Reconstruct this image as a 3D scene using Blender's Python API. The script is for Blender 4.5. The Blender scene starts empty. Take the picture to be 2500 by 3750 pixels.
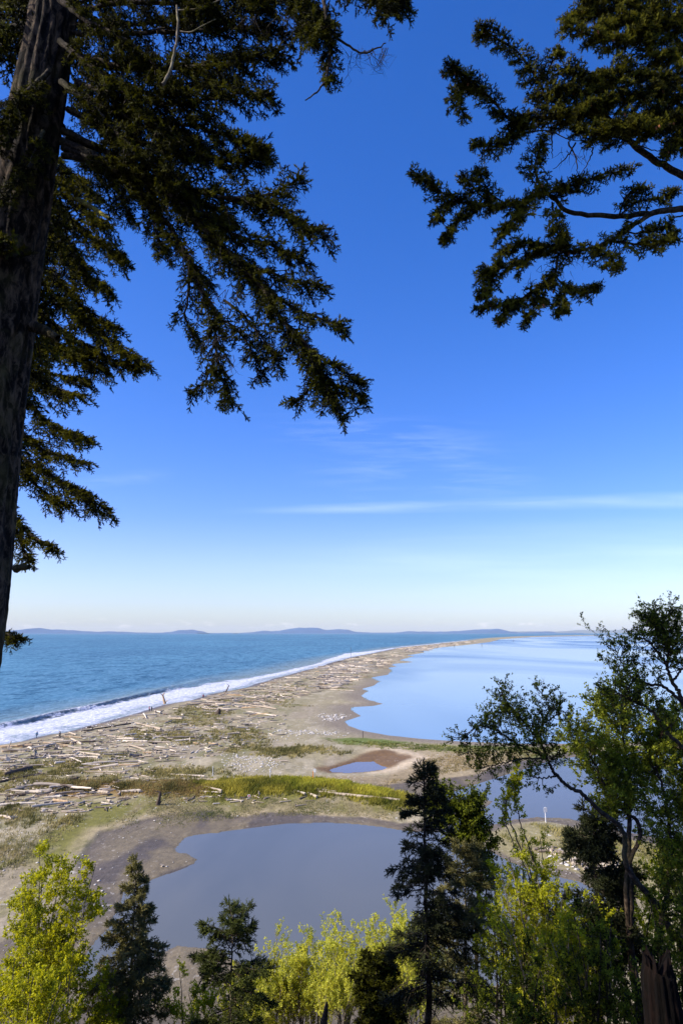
import bpy, math, random
import numpy as np
from mathutils import Vector
R = math.radians
random.seed(7); rs = np.random.RandomState(11)
S = bpy.context.scene; col = S.collection

# ------------------------------------------------------------------ camera, sky, sun, exposure
H = 26.0                      # eye height above the sea
F = 2500.0                    # focal length in photo pixels (2500 x 3750)
PITCH = math.atan((2318.5 - 1875) / F)
cam = bpy.data.cameras.new('camera'); camo = bpy.data.objects.new('camera', cam); col.objects.link(camo)
cam.sensor_fit = 'VERTICAL'; cam.sensor_height = 36; cam.lens = 24
cam.clip_start = 0.1; cam.clip_end = 200000
camo.location = (0, 0, H); camo.rotation_euler = (R(90) + PITCH, 0, 0)
S.camera = camo
SUN = Vector((-0.80, -0.26, 0.0)).normalized(); ELEV = R(39)
SUN = Vector((SUN.x * math.cos(ELEV), SUN.y * math.cos(ELEV), math.sin(ELEV)))
sl = bpy.data.lights.new('sun', 'SUN'); sl.energy = 4.6; sl.angle = R(0.5); sl.color = (1, .91, .76)
so = bpy.data.objects.new('sun', sl); col.objects.link(so)
so.rotation_euler = (-SUN).to_track_quat('-Z', 'Y').to_euler(); so.location = (0, 0, 80)
S.view_settings.view_transform = 'Standard'; S.view_settings.look = 'None'
S.view_settings.exposure = 0.72; S.view_settings.gamma = 1

W = bpy.data.worlds.new('World'); S.world = W; W.use_nodes = True
nt = W.node_tree; nt.nodes.clear()
def N(nt, t, **k):
    n = nt.nodes.new(t)
    for a, b in k.items():
        if a in n.inputs.keys() if isinstance(a, str) else False: n.inputs[a].default_value = b
        else: setattr(n, a, b)
    return n
def L(nt, a, b): nt.links.new(a, b)
def math_(nt, op, a, b=None, clamp=False):
    n = nt.nodes.new('ShaderNodeMath'); n.operation = op; n.use_clamp = clamp
    for i, v in enumerate((a, b)):
        if v is None: continue
        if isinstance(v, (int, float)): n.inputs[i].default_value = v
        else: nt.links.new(v, n.inputs[i])
    return n.outputs[0]
def mix_(nt, fac, a, b, mode='MIX'):
    n = nt.nodes.new('ShaderNodeMix'); n.data_type = 'RGBA'; n.blend_type = mode
    for i, v in ((0, fac), (6, a), (7, b)):
        if isinstance(v, (int, float)): n.inputs[i].default_value = v
        elif isinstance(v, tuple): n.inputs[i].default_value = v if len(v) == 4 else (*v, 1)
        else: nt.links.new(v, n.inputs[i])
    return n.outputs[2]
def ramp_(nt, fac, stops):
    n = nt.nodes.new('ShaderNodeValToRGB'); nt.links.new(fac, n.inputs[0])
    e = n.color_ramp.elements
    while len(e) < len(stops): e.new(.5)
    for el, (p, c) in zip(e, stops):
        el.position = p; el.color = (c, c, c, 1) if isinstance(c, (int, float)) else (*c, 1)
    return n.outputs[0]
def noise_(nt, vec, scale, detail=3, rough=.55, dist=0):
    n = nt.nodes.new('ShaderNodeTexNoise'); n.inputs['Scale'].default_value = scale
    n.inputs['Detail'].default_value = detail; n.inputs['Roughness'].default_value = rough
    n.inputs['Distortion'].default_value = dist
    if vec is not None: nt.links.new(vec, n.inputs['Vector'])
    return n.outputs['Fac']
def map_(nt, vec, scale=(1, 1, 1), loc=(0, 0, 0), rot=(0, 0, 0)):
    n = nt.nodes.new('ShaderNodeMapping'); n.inputs['Scale'].default_value = scale
    n.inputs['Location'].default_value = loc; n.inputs['Rotation'].default_value = rot
    nt.links.new(vec, n.inputs['Vector']); return n.outputs[0]

sky = N(nt, 'ShaderNodeTexSky', sky_type='NISHITA', sun_disc=False)
sky.sun_elevation = ELEV; sky.sun_rotation = math.atan2(SUN.x, SUN.y)
sky.altitude = 0; sky.air_density = 1.0; sky.dust_density = 0.6; sky.ozone_density = 3.0
tc = N(nt, 'ShaderNodeTexCoord')
sep = N(nt, 'ShaderNodeSeparateXYZ'); L(nt, tc.outputs['Generated'], sep.inputs[0])
X_, Y_, Z_ = sep.outputs
ysafe = math_(nt, 'MAXIMUM', Y_, 0.05)
az = math_(nt, 'DIVIDE', X_, ysafe); el = math_(nt, 'DIVIDE', Z_, ysafe)      # tangent of azimuth, of elevation
hs = N(nt, 'ShaderNodeHueSaturation'); hs.inputs['Saturation'].default_value = 1.34; hs.inputs['Value'].default_value = 1.0
L(nt, sky.outputs[0], hs.inputs['Color']); L(nt, ramp_(nt, el, [(0.01, 0.1), (.17, 1.0)]), hs.inputs['Fac'])
tint = mix_(nt, 1.0, hs.outputs[0], mix_(nt, ramp_(nt, el, [(0.0, 0.0), (.17, 1.0)]), (.80, .88, 1.12), (.96, .84, 1.24)), 'MULTIPLY')
# thin cirrus streaks and a low bank of tiny cumulus, on the sky itself
ce = N(nt, 'ShaderNodeCombineXYZ'); L(nt, az, ce.inputs[0]); L(nt, el, ce.inputs[1])
def band(cent_el, slope, half, a0, a1, sx, sy, seed, thr=.45):
    c = math_(nt, 'ADD', math_(nt, 'MULTIPLY', az, slope), cent_el)
    wv = math_(nt, 'MULTIPLY', math_(nt, 'SUBTRACT', noise_(nt, map_(nt, ce.outputs[0], (3, 30, 1), (seed, 0, 0)), 1.0, 4, .6), .5), half * 1.1)
    hw = math_(nt, 'MAXIMUM', math_(nt, 'ADD', math_(nt, 'MULTIPLY', az, half * 1.1), half * .75), half * .3)
    d = math_(nt, 'DIVIDE', math_(nt, 'ABSOLUTE', math_(nt, 'ADD', wv, math_(nt, 'SUBTRACT', el, c))), hw)
    m = math_(nt, 'SUBTRACT', 1.0, d, True)
    n = N(nt, 'ShaderNodeMapRange'); n.interpolation_type = 'SMOOTHSTEP'; L(nt, az, n.inputs[0])
    n.inputs[1].default_value = a0[0]; n.inputs[2].default_value = a0[1]
    n2 = N(nt, 'ShaderNodeMapRange'); n2.interpolation_type = 'SMOOTHSTEP'; L(nt, az, n2.inputs[0])
    n2.inputs[1].default_value = a1[0]; n2.inputs[2].default_value = a1[1]; n2.inputs[3].default_value = 1; n2.inputs[4].default_value = 0
    m = math_(nt, 'MULTIPLY', m, math_(nt, 'MULTIPLY', n.outputs[0], n2.outputs[0]))
    f = noise_(nt, map_(nt, ce.outputs[0], (sx, sy, 1), (seed, seed * 1.7, 0), (0, 0, -slope)), 1.0, 6, .6, .3)
    f = ramp_(nt, f, [(thr - .12, 0.0), (thr + .25, 1.0)])
    return math_(nt, 'MULTIPLY', m, f)
b = band(0.183, 0.026, 0.012, (-.22, .05), (.8, .9), 5, 60, 2.1, .36)       # long contrail-like streak
b = math_(nt, 'MULTIPLY', b, .16)
b2 = math_(nt, 'MULTIPLY', band(0.245, -0.05, 0.06, (-.12, .05), (.22, .34), 7, 60, 5.3, .58), .12)
b3 = math_(nt, 'MULTIPLY', band(0.30, -0.12, 0.05, (-.15, -.02), (.1, .3), 7, 60, 9.3, .56), .15)
b4 = math_(nt, 'MULTIPLY', band(0.10, 0.01, 0.06, (-.4, .3), (.9, 1.1), 2.5, 26, 3.9, .45), .12)
b5 = math_(nt, 'MULTIPLY', band(0.262, 0.1, 0.03, (-.42, -.36), (-.3, -.24), 8, 46, 1.3, .45), .08)
tot = math_(nt, 'ADD', math_(nt, 'ADD', b, b2), math_(nt, 'ADD', math_(nt, 'ADD', b3, b5), b4), True)
cu = noise_(nt, map_(nt, ce.outputs[0], (22, 60, 1), (.7, 0, 0)), 1.0, 5, .6)
cu = ramp_(nt, cu, [(.56, 0.0), (.70, 1.0)])
d = math_(nt, 'SUBTRACT', 1.0, math_(nt, 'DIVIDE', math_(nt, 'ABSOLUTE', math_(nt, 'SUBTRACT', el, 0.013)), 0.009), True)
cu = math_(nt, 'MULTIPLY', math_(nt, 'MULTIPLY', cu, d), .35)
c1 = mix_(nt, tot, tint, (8.2, 9.0, 10.6))
c2 = mix_(nt, cu, c1, (9.4, 9.2, 10.0))
bg = N(nt, 'ShaderNodeBackground'); bg.inputs[1].default_value = 0.118
L(nt, c2, bg.inputs[0]); wo = N(nt, 'ShaderNodeOutputWorld'); L(nt, bg.outputs[0], wo.inputs[0])

# ------------------------------------------------------------------ helpers
cp, sp = math.cos(PITCH), math.sin(PITCH)
def ray(px, py):
    dx = (np.asarray(px, float) - 1250) / F; dy = (1875 - np.asarray(py, float)) / F
    return dx, cp - dy * sp, sp + dy * cp
def G(px, py, z=0.0):                     # the ground point seen at a photo position
    rx, ry, rz = ray(px, py); t = (z - H) / rz
    return rx * t, ry * t
def P(px, py, d):                         # a point at d metres in front
    rx, ry, rz = ray(px, py); t = d / ry
    return np.array([rx * t, d, H + rz * t])
def tag(o, label=None, cat=None, group=None, kind=None):
    if label: o['label'] = label
    if cat: o['category'] = cat
    if group: o['group'] = group
    if kind: o['kind'] = kind
    return o
def empty(name, loc=(0, 0, 0), rz=0, label=None, cat=None, group=None):
    o = bpy.data.objects.new(name, None); col.objects.link(o); o.location = loc; o.rotation_euler = (0, 0, rz)
    o.empty_display_size = .3
    return tag(o, label, cat, group)
def mesh_obj(name, V, Fc, mat=None, parent=None, smooth=False, attr=None, colr=None, world=True):
    """V (n,3), Fc list of faces or an (m,k) array; coordinates are in the world unless world=False"""
    me = bpy.data.meshes.new(name); V = np.asarray(V, np.float32).reshape(-1, 3)
    o = bpy.data.objects.new(name, me); col.objects.link(o)
    if parent is not None:
        o.parent = parent
        if world: V = V - np.array(parent.location, np.float32)
    if isinstance(Fc, np.ndarray):
        m, k = Fc.shape
        me.vertices.add(len(V)); me.vertices.foreach_set('co', V.ravel())
        me.loops.add(m * k); me.loops.foreach_set('vertex_index', Fc.astype(np.int32).ravel())
        me.polygons.add(m); me.polygons.foreach_set('loop_start', np.arange(0, m * k, k, dtype=np.int32))
        me.update(calc_edges=True)
    else:
        me.from_pydata(V.tolist(), [], Fc); me.update()
    if smooth: me.polygons.foreach_set('use_smooth', np.ones(len(me.polygons), bool))
    if attr is not None:
        for kx, a in attr.items():
            at = me.attributes.new(kx, 'FLOAT', 'POINT'); at.data.foreach_set('value', np.asarray(a, np.float32))
    if colr is not None:
        c4 = np.ones((len(V), 4), np.float32); c4[:, :3] = colr
        at = me.attributes.new('col', 'FLOAT_COLOR', 'POINT'); at.data.foreach_set('color', c4.ravel())
    if mat: me.materials.append(mat)
    return o
def hsh(ix, iy, s):
    n = (ix * 374761393 + iy * 668265263 + s * 1274126177) & 0xffffffff
    n = ((n ^ (n >> 13)) * 1103515245) & 0xffffffff
    return ((n ^ (n >> 16)) & 0xffff) / 65535.0
def vnoise(x, y, s=0):
    xf = np.floor(x); yf = np.floor(y); ix = xf.astype(np.int64); iy = yf.astype(np.int64)
    u = x - xf; v = y - yf; u = u * u * (3 - 2 * u); v = v * v * (3 - 2 * v)
    a = hsh(ix, iy, s); b = hsh(ix + 1, iy, s); c = hsh(ix, iy + 1, s); d = hsh(ix + 1, iy + 1, s)
    return (a * (1 - u) + b * u) * (1 - v) + (c * (1 - u) + d * u) * v
def fbm(x, y, s=0, o=4):
    r = 0; a = .5
    for i in range(o): r = r + a * vnoise(x * 2 ** i, y * 2 ** i, s + i); a *= .5
    return r / (1 - .5 ** o)
def sstep(a, b, x):
    t = np.clip((x - a) / (b - a), 0, 1); return t * t * (3 - 2 * t)
def inside(poly, x, y):
    r = np.zeros(x.shape, bool); n = len(poly)
    for i in range(n):
        x0, y0 = poly[i]; x1, y1 = poly[(i + 1) % n]
        if y0 == y1: continue
        c = ((y0 > y) != (y1 > y)) & (x < (x1 - x0) * (y - y0) / (y1 - y0) + x0)
        r ^= c
    return r
def pdist(pts, x, y, closed=True):
    d = np.full(x.shape, 1e12); n = len(pts)
    for i in range(n if closed else n - 1):
        x0, y0 = pts[i]; x1, y1 = pts[(i + 1) % n]; ex, ey = x1 - x0, y1 - y0; l = ex * ex + ey * ey + 1e-9
        t = np.clip(((x - x0) * ex + (y - y0) * ey) / l, 0, 1)
        d = np.minimum(d, (x - x0 - t * ex) ** 2 + (y - y0 - t * ey) ** 2)
    return np.sqrt(d)
def sdist(poly, x, y):                    # negative inside
    d = pdist(poly, x, y); return np.where(inside(poly, x, y), -d, d)
def GP(pts, z=0.0): return [tuple(float(v) for v in G(a, b, z)) for a, b in pts]
def rough(poly, amp=.16, n=4):            # break a drawn shoreline into small natural wiggles
    out = []; m = len(poly)
    for i in range(m - 1):
        a = np.array(poly[i]); b = np.array(poly[i + 1]); l = np.linalg.norm(b - a)
        for k in range(n):
            p = a + (b - a) * k / n
            if k and l < 3000: p = p + rs.normal(0, 1, 2) * amp * min(l / n, 14) * .5
            out.append(tuple(p))
    out.append(tuple(poly[-1])); return out

# ------------------------------------------------------------------ shorelines (photo positions laid on the ground)
SEA = [(-900, 2905), (-400, 2800), (0, 2729), (75, 2717), (143, 2698), (230, 2685), (321, 2659), (402, 2639), (499, 2613), (597, 2582), (695, 2567),
       (775, 2541), (909, 2517), (1001, 2485), (1121, 2454), (1190, 2436), (1230, 2422), (1285, 2408), (1362, 2393),
       (1460, 2372), (1546, 2364), (1610, 2357), (1715, 2346), (1772, 2338), (1887, 2331), (2030, 2327.6), (2174, 2325.4), (2375, 2323.4), (2700, 2322.0), (3400, 2321.6)]
BAY = [(3400, 2323.5), (2700, 2323.6), (2375, 2324.6), (2174, 2327.6), (1944, 2333), (1830, 2341), (1789, 2352), (1715, 2361), (1663, 2366), (1604, 2372), (1529, 2387), (1558, 2389.5), (1489, 2400), (1517, 2403), (1460, 2418),
       (1517, 2424.5), (1477, 2428), (1426, 2433), (1454, 2441), (1420, 2445), (1432, 2458), (1420, 2471), (1357, 2482), (1391, 2496), (1368, 2511),
       (1325, 2523), (1348, 2531), (1322, 2548), (1345, 2563), (1403, 2577), (1368, 2585), (1288, 2590), (1285, 2600), (1322, 2622), (1299, 2629),
       (1262, 2643), (1276, 2658), (1328, 2676), (1420, 2693), (1546, 2706), (1700, 2716), (1921, 2724), (2094, 2723), (2260, 2719), (2500, 2711), (3200, 2680)]
LAG = [(900, 3021), (844, 3032), (798, 3052), (735, 3052), (677, 3069), (640, 3109), (649, 3124), (683, 3126), (720, 3147), (712, 3164), (660, 3187),
       (574, 3215), (494, 3253), (450, 3270), (440, 3320), (405, 3370), (401, 3400), (347, 3451), (300, 3521), (270, 3570), (360, 3610), (470, 3560), (650, 3465), (775, 3478),
       (900, 3540), (1100, 3610), (1500, 3660), (1900, 3600), (2150, 3420), (2250, 3300), (2120, 3230), (1950, 3190), (1850, 3150), (1766, 3103), (1730, 3060), (1795, 3023), (1880, 3002), (1967, 2993),
       (2080, 2998), (2250, 3040), (2500, 3090), (2900, 3100), (2900, 2730), (2500, 2742), (2231, 2754), (2059, 2768), (1967, 2791), (1875, 2811), (1743, 2839), (1600, 2862), (1489, 2884), (1474, 2897), (1495, 2908),
       (1586, 2927), (1700, 2930), (1760, 2926), (1801, 2935), (1772, 2963), (1690, 2985), (1600, 3050), (1477, 3042), (1403, 3030), (1317, 3020), (1202, 3013), (1018, 3017)]
PND = [(1205, 2822), (1259, 2805), (1305, 2793), (1368, 2791), (1392, 2806), (1420, 2814), (1403, 2822), (1340, 2831), (1271, 2835), (1213, 2832)]
WET = [(1150, 2822), (1248, 2802), (1305, 2785), (1340, 2770), (1409, 2762), (1449, 2768), (1483, 2779), (1512, 2788), (1489, 2800), (1431, 2816), (1390, 2830), (1276, 2840), (1190, 2838)]
MUD = [(961, 2977), (1058, 2974), (1156, 2983), (1259, 2989), (1345, 2991), (1460, 3012), (1560, 3010), (1640, 2990), (1700, 2955), (1690, 2935), (1586, 2932), (1490, 2914), (1455, 2903), (1374, 2880), (1449, 2868), (1600, 2851), (1732, 2834), (1801, 2811), (1887, 2788),
       (1980, 2772), (2088, 2753), (2300, 2742), (2950, 2715), (3000, 3150), (2500, 3110), (2200, 3060), (1990, 3004), (1880, 3012), (1800, 3040), (1770, 3080), (1900, 3150), (2060, 3180), (2300, 3240), (2350, 3500), (2200, 3800), (0, 3800), (-300, 3560), (150, 3400), (240, 3300), (275, 3224), (287, 3167), (321, 3109), (339, 3086), (367, 3052),
       (442, 3035), (505, 3012), (574, 2994), (660, 2980), (786, 2971), (792, 2983), (900, 2989)]
sea_l = rough(GP(SEA), .12, 3); bay_l = rough(GP(BAY), .06, 3); lag_l = rough(GP(LAG), .10, 3)
sea_poly = sea_l + [(60000, 21000), (60000, 90000), (-90000, 90000), (-90000, -60), (-900, -60), (-300, 30)]
bay_poly = bay_l + [(1400, 100), (9000, 300), (60000, 3000), (60000, 17000)]
pnd_l = GP(PND); wet_l = GP(WET); mud_l = rough(GP(MUD, .3), .15, 3)
bx = np.array([-200, -40, -1, 3, 6, 12, 20, 32, 42, 52, 60]); bz = np.array([27, 25.4, 24.4, 23.7, 20.6, 15.2, 9.2, 3.6, 1.2, -1, -4])

def masks(x, y):
    sh = x.shape
    ds = sdist(sea_poly, x, y); db = sdist(bay_poly, x, y); dl = sdist(lag_l, x, y)
    dp = sdist(pnd_l, x, y); dm = sdist(mud_l, x, y)
    return ds, db, dl, dp, dm
def height(x, y, mk=None):
    x = np.asarray(x, float); y = np.asarray(y, float)
    ds, db, dl, dp, dm = mk if mk is not None else masks(x, y)
    far = np.clip(y / 1500, 0, 1)
    n = fbm(x * .12, y * .12, 3, 3) - .5
    hs_ = np.where(ds > 0, 2.3 * (1 - np.exp(-ds / 11)), .10 * ds)
    hb = np.where(db > 0, 2.1 * (1 - np.exp(-db / 45)), .06 * db)
    hl = np.where(dl > 0, .07 + 1.5 * (1 - np.exp(-dl / 26)), .09 * dl)
    hl = np.where(dl > 0, hl - .30 * sstep(.5, -.5, dm) * sstep(5, 14, dl), hl)
    hp = np.where(dp > 0, .25 + .08 * dp, .09 * dp + .12)
    h = np.minimum(np.minimum(hs_, hb), np.minimum(hl, hp))
    h = np.where(h > .2, h + n * .55 * sstep(.3, .9, h), h)
    # the low dune carrying the bright grass
    dd = pdist(dune_l, x, y, False); h = h + .6 * np.exp(-(dd / 4.2) ** 2) * (h > .1)
    h = np.maximum(h, -4)
    bl = np.interp(y + 3.5 * (fbm(x * .08, y * .08, 9, 3) - .5) * sstep(2, 15, y), bx, bz) + .8 * (fbm(x * .3, y * .3, 5, 3) - .5) * sstep(0, 8, y)
    bl = np.where(np.abs(x) > 200, bl - (np.abs(x) - 200) * .0, bl)
    return np.maximum(h, bl)
dune_l = GP([(250, 2885), (500, 2888), (800, 2880), (1000, 2868), (1120, 2864), (1250, 2872), (1380, 2894), (1480, 2916)], 1.2)

# ------------------------------------------------------------------ ground sheet
d_list = [1450.0]
while d_list[-1] > 2.3:
    dd_ = d_list[-1]; d_list.append(dd_ - (2.6 if dd_ > 300 else 1.6 if dd_ > 90 else .8 if dd_ > 20 else .35))
rowsY = list(np.arange(-60, 46, 1.2)) + [H * F / d for d in d_list if H * F / d > 46.5] + [45000]
ua = np.concatenate([np.linspace(-3.5, -.56, 50), np.linspace(-.55, .55, 560), np.linspace(.56, 3.5, 50)])
YY, UU = np.meshgrid(np.array(rowsY), ua, indexing='ij'); XX = UU * (YY + 30) * np.where(YY < 0, 1, 1)
XX = np.where(YY < 0, UU * 30, XX)
gx, gy = XX.ravel(), YY.ravel()
mk = masks(gx, gy); gz = height(gx, gy, mk); ds, db, dl, dp, dm = mk
def lerp(a, b, t): return a * (1 - t[:, None]) + np.array(b) * t[:, None]
def ell(x, y, cx, cy, rx_, ry_):           # a soft patch; centre and size in photo pixels on the ground
    X0, Y0 = G(cx, cy, 1.5); X1, _ = G(cx + rx_, cy, 1.5); _, Y1 = G(cx, cy - ry_, 1.5)
    return 1 - np.sqrt(((x - X0) / abs(X1 - X0)) ** 2 + ((y - Y0) / abs(Y1 - Y0)) ** 2)
n1 = fbm(gx * .5, gy * .16, 21, 4); n2 = fbm(gx * .09, gy * .05, 31, 4); n3 = fbm(gx * 1.3, gy * .5, 41, 3)
sand = np.array([.275, .235, .135]); C = np.tile(sand, (len(gx), 1)) * (0.82 + .36 * n2)[:, None]
C = lerp(C, (.40, .345, .235), sstep(.50, .66, n1) * .6)
C = lerp(C, (.24, .195, .14), sstep(.55, .7, n2) * .5)
for off_, wd_, am_ in ((13, 1.0, .55), (19, .7, .4), (30, 1.4, .35)):
    C = lerp(C, (.13, .10, .065), np.exp(-((ds - off_ - (n2 - .5) * 14) / wd_) ** 2) * am_ * sstep(.40, .55, n1) * (gy < 900))
C = lerp(C, (.135, .13, .035), sstep(.50, .62, fbm(gx * .35, gy * .12, 88, 4)) * .62 * sstep(10, 24, ds) * (gy < 420) * sstep(G(1150, 2700)[0], G(900, 2700)[0], gx))
# wet dark sand by the surf and by the bay
C = lerp(C, (.105, .083, .062), sstep(9 + np.clip(gy / 80, 0, 12), 2, ds))
C = lerp(C, (.19, .155, .11), sstep(14, 2, db) * sstep(900, 200, gy))
GRASS = [(250, 2808, 150, 24, .95), (120, 2880, 160, 14, .8), (420, 2765, 60, 8, .6), (60, 2960, 60, 30, .6), (200, 2985, 90, 16, .6), (470, 2880, 200, 12, .85), (575, 2690, 130, 24, .9), (700, 2705, 90, 16, .8), (745, 2603, 110, 22, .95), (730, 2640, 120, 14, .7),
         (860, 2680, 100, 24, .8), (900, 2740, 90, 10, .95), (640, 2820, 160, 14, .75), (300, 2850, 200, 12, .8), (90, 2835, 120, 18, .6), (1000, 2560, 90, 8, .8), (1080, 2575, 60, 6, .9),
         (1080, 2735, 110, 12, .95), (1020, 2750, 110, 12, .8), (930, 2710, 70, 22, .7), (1150, 2730, 70, 7, .9), (1250, 2515, 60, 5, .8), (1320, 2470, 60, 6, .7), (1100, 2510, 80, 6, .6), (1230, 2500, 70, 6, .6),
         (980, 2540, 100, 7, .6), (850, 2565, 70, 8, .7), (820, 2826, 45, 6, .7), (835, 2816, 20, 5, .8), (1000, 2845, 120, 5, .6), (1400, 2440, 60, 4, .5), (1350, 2455, 60, 4, .5), (1230, 2745, 60, 5, .6)]
gm = np.zeros(len(gx))
near = (gy < 1200)
for cx, cy, rx_, ry_, k in GRASS:
    e = ell(gx, gy, cx, cy, rx_, ry_); gm = np.maximum(gm, sstep(-.15, .55, e + (n1 - .5) * 1.5) * k)
g_dune = sstep(6.5, 3.0, pdist(dune_l, gx, gy, False) + (n1 - .5) * 5)
MEAD = GP([(1490, 2925), (1440, 3003), (1345, 2988), (1058, 2972), (961, 2975), (900, 2986), (800, 2986), (786, 2968), (660, 2976), (505, 3010), (442, 3033), (367, 3050), (339, 3084), (321, 3107), (250, 3140), (135, 3165), (110, 3140), (150, 3060), (230, 3020),
          (290, 2990), (320, 2950), (480, 2935), (600, 2905), (800, 2895), (1130, 2905), (1300, 2925)], .8)
g_mead = sstep(-2, 2.2, -sdist(MEAD, gx, gy) + (n1 - .5) * 7)
MAR = GP([(1185, 2702), (1330, 2696), (1420, 2704), (1546, 2714), (1700, 2722), (2094, 2730), (2500, 2716), (3000, 2690), (3000, 2715), (2300, 2740), (2088, 2752), (1887, 2787), (1801, 2810), (1732, 2833), (1600, 2850), (1449, 2867), (1374, 2877), (1440, 2905), (1200, 2862), (1060, 2850), (1190, 2840),
         (1400, 2835), (1510, 2800), (1520, 2785), (1450, 2755), (1330, 2735), (1240, 2720)], .8)
dmar = -sdist(MAR, gx, gy); g_mar = sstep(-1.5, 1.5, dmar + (n1 - .5) * 4)
PEN = GP([(1800, 3030), (1880, 3008), (1990, 3000), (2250, 3055), (2500, 3100), (2900, 3130), (2500, 3300), (2250, 3240), (2060, 3175), (1900, 3145), (1775, 3095)], .6)
g_pen = sstep(-1.5, 1.5, -sdist(PEN, gx, gy) + (n1 - .5) * 3)
olive = np.array([.135, .125, .03])
gcol = np.tile(olive, (len(gx), 1)) * (.75 + .6 * n3)[:, None]
gcol = lerp(gcol, (.27, .20, .085), sstep(.45, .68, n1) * .7)
C = C * (1 - gm[:, None]) + gcol * gm[:, None]
gc = lerp(np.tile(np.array([.20, .165, .075]), (len(gx), 1)) * (.8 + .4 * n3)[:, None], (.155, .145, .028), sstep(.42, .60, n2 * .6 + n1 * .4))
gc = lerp(gc, (.36, .29, .17), sstep(3.2, .4, dm) * sstep(.35, .5, n1) * .85)
C = C * (1 - g_mead[:, None]) + gc * g_mead[:, None]
mc = np.tile(np.array([.25, .195, .11]), (len(gx), 1)) * (.8 + .4 * n1)[:, None]
mc = lerp(mc, (.11, .14, .02), sstep(34, 8, db + (n2 - .5) * 40))
mc = lerp(mc, (.36, .29, .17), sstep(.52, .66, n2) * .5)
C = C * (1 - g_mar[:, None]) + mc * g_mar[:, None]
C = C * (1 - g_pen[:, None]) + (np.array([.22, .19, .09]) * (.8 + .5 * n1)[:, None]) * g_pen[:, None]
dc = lerp(np.tile(np.array([.17, .15, .035]), (len(gx), 1)) * (.7 + .6 * n3)[:, None], (.22, .13, .045), sstep(-20, -32, gx) * .8)
C = C * (1 - g_dune[:, None]) + dc * g_dune[:, None]
# the bleached rim round the pond, wet brown pond bed
dw = sdist(wet_l, gx, gy)
C = lerp(C, (.50, .40, .27), sstep(4, .5, np.abs(dw - 1.0)) * sstep(GX0 := G(1290, 2790)[0], G(1400, 2780)[0], gx) * .8)
C = lerp(C, (.15, .088, .032), sstep(1.2, -1.2, dw + (n1 - .5) * 2))
# mud flat with darker wet swirls
mf = sstep(.6, -.6, dm); mudc = np.tile(np.array([.16, .128, .075]), (len(gx), 1)) * (.86 + .28 * n1)[:, None]
mudc = lerp(mudc, (.075, .062, .055), sstep(.50, .68, fbm(gx * .25 + n2 * 2, gy * .10, 51, 4)) * .8)
mudc = lerp(mudc, (.10, .08, .062), sstep(3.5, 0, np.abs(dm)) * .7)
lowl = ell(gx, gy, 330, 3270, 150, 90); mudc = lerp(mudc, (.07, .062, .06), sstep(0, .9, lowl + (n1 - .5)) * .8)
C = C * (1 - mf[:, None]) + mudc * mf[:, None]
# forest floor of the bluff
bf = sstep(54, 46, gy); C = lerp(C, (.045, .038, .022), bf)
wetm = np.clip(sstep(8, 1, ds) + mf * .55 + sstep(1, -1, dw) * .6, 0, 1)
nr, nc = XX.shape; ii = np.arange(nr * nc).reshape(nr, nc)
FF = np.stack([ii[:-1, :-1], ii[:-1, 1:], ii[1:, 1:], ii[1:, :-1]], -1).reshape(-1, 4)

def newmat(name):
    m = bpy.data.materials.new(name); m.use_nodes = True; t = m.node_tree; t.nodes.clear()
    o = t.nodes.new('ShaderNodeOutputMaterial'); p = t.nodes.new('ShaderNodeBsdfPrincipled'); t.links.new(p.outputs[0], o.inputs[0])
    return m, t, p, o
def bump_(t, p, h, s, dist):
    b = t.nodes.new('ShaderNodeBump'); b.inputs['Strength'].default_value = s; b.inputs['Distance'].default_value = dist
    t.links.new(h, b.inputs['Height']); t.links.new(b.outputs[0], p.inputs['Normal'])
def ocoord(t): return t.nodes.new('ShaderNodeTexCoord').outputs['Object']
def gcoord(t): return t.nodes.new('ShaderNodeNewGeometry').outputs['Position']
def mat_ground():
    m, t, p, o = newmat('beach_ground'); a = t.nodes.new('ShaderNodeAttribute'); a.attribute_name = 'col'
    w = t.nodes.new('ShaderNodeAttribute'); w.attribute_name = 'wet'
    oc = gcoord(t)
    n = noise_(t, map_(t, oc, (1.2, .8, 1)), 1.0, 6, .7); n2 = noise_(t, oc, 5.0, 4, .6)
    f = ramp_(t, n, [(.3, .72), (.7, 1.28)]); f2 = ramp_(t, n2, [(.3, .85), (.7, 1.15)])
    c = mix_(t, 1.0, mix_(t, 1.0, a.outputs[0], f, 'MULTIPLY'), f2, 'MULTIPLY')
    # broken shell, pebbles and chips
    sp_ = noise_(t, map_(t, oc, (2.2, 1.4, 1)), 1.0, 2, .5); msk = noise_(t, map_(t, oc, (.07, .05, 1)), 1.0, 3, .6)
    k = math_(t, 'MULTIPLY', ramp_(t, sp_, [(.62, 0.0), (.68, 1.0)]), ramp_(t, msk, [(.45, 0.0), (.6, .8)]))
    k = math_(t, 'MULTIPLY', k, math_(t, 'SUBTRACT', 1.0, w.outputs['Fac'], True)); sh_ = t.nodes.new('ShaderNodeAttribute'); sh_.attribute_name = 'shell'; k = math_(t, 'MULTIPLY', k, sh_.outputs['Fac'])
    c = mix_(t, k, c, (.50, .47, .42)); t.links.new(c, p.inputs['Base Color'])
    r = t.nodes.new('ShaderNodeMapRange'); t.links.new(w.outputs['Fac'], r.inputs[0]); r.inputs[3].default_value = .95; r.inputs[4].default_value = .48
    t.links.new(r.outputs[0], p.inputs['Roughness']); p.inputs['Specular IOR Level'].default_value = .35
    bump_(t, p, math_(t, 'ADD', n, math_(t, 'MULTIPLY', n2, .3)), .5, .25)
    return m
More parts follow.
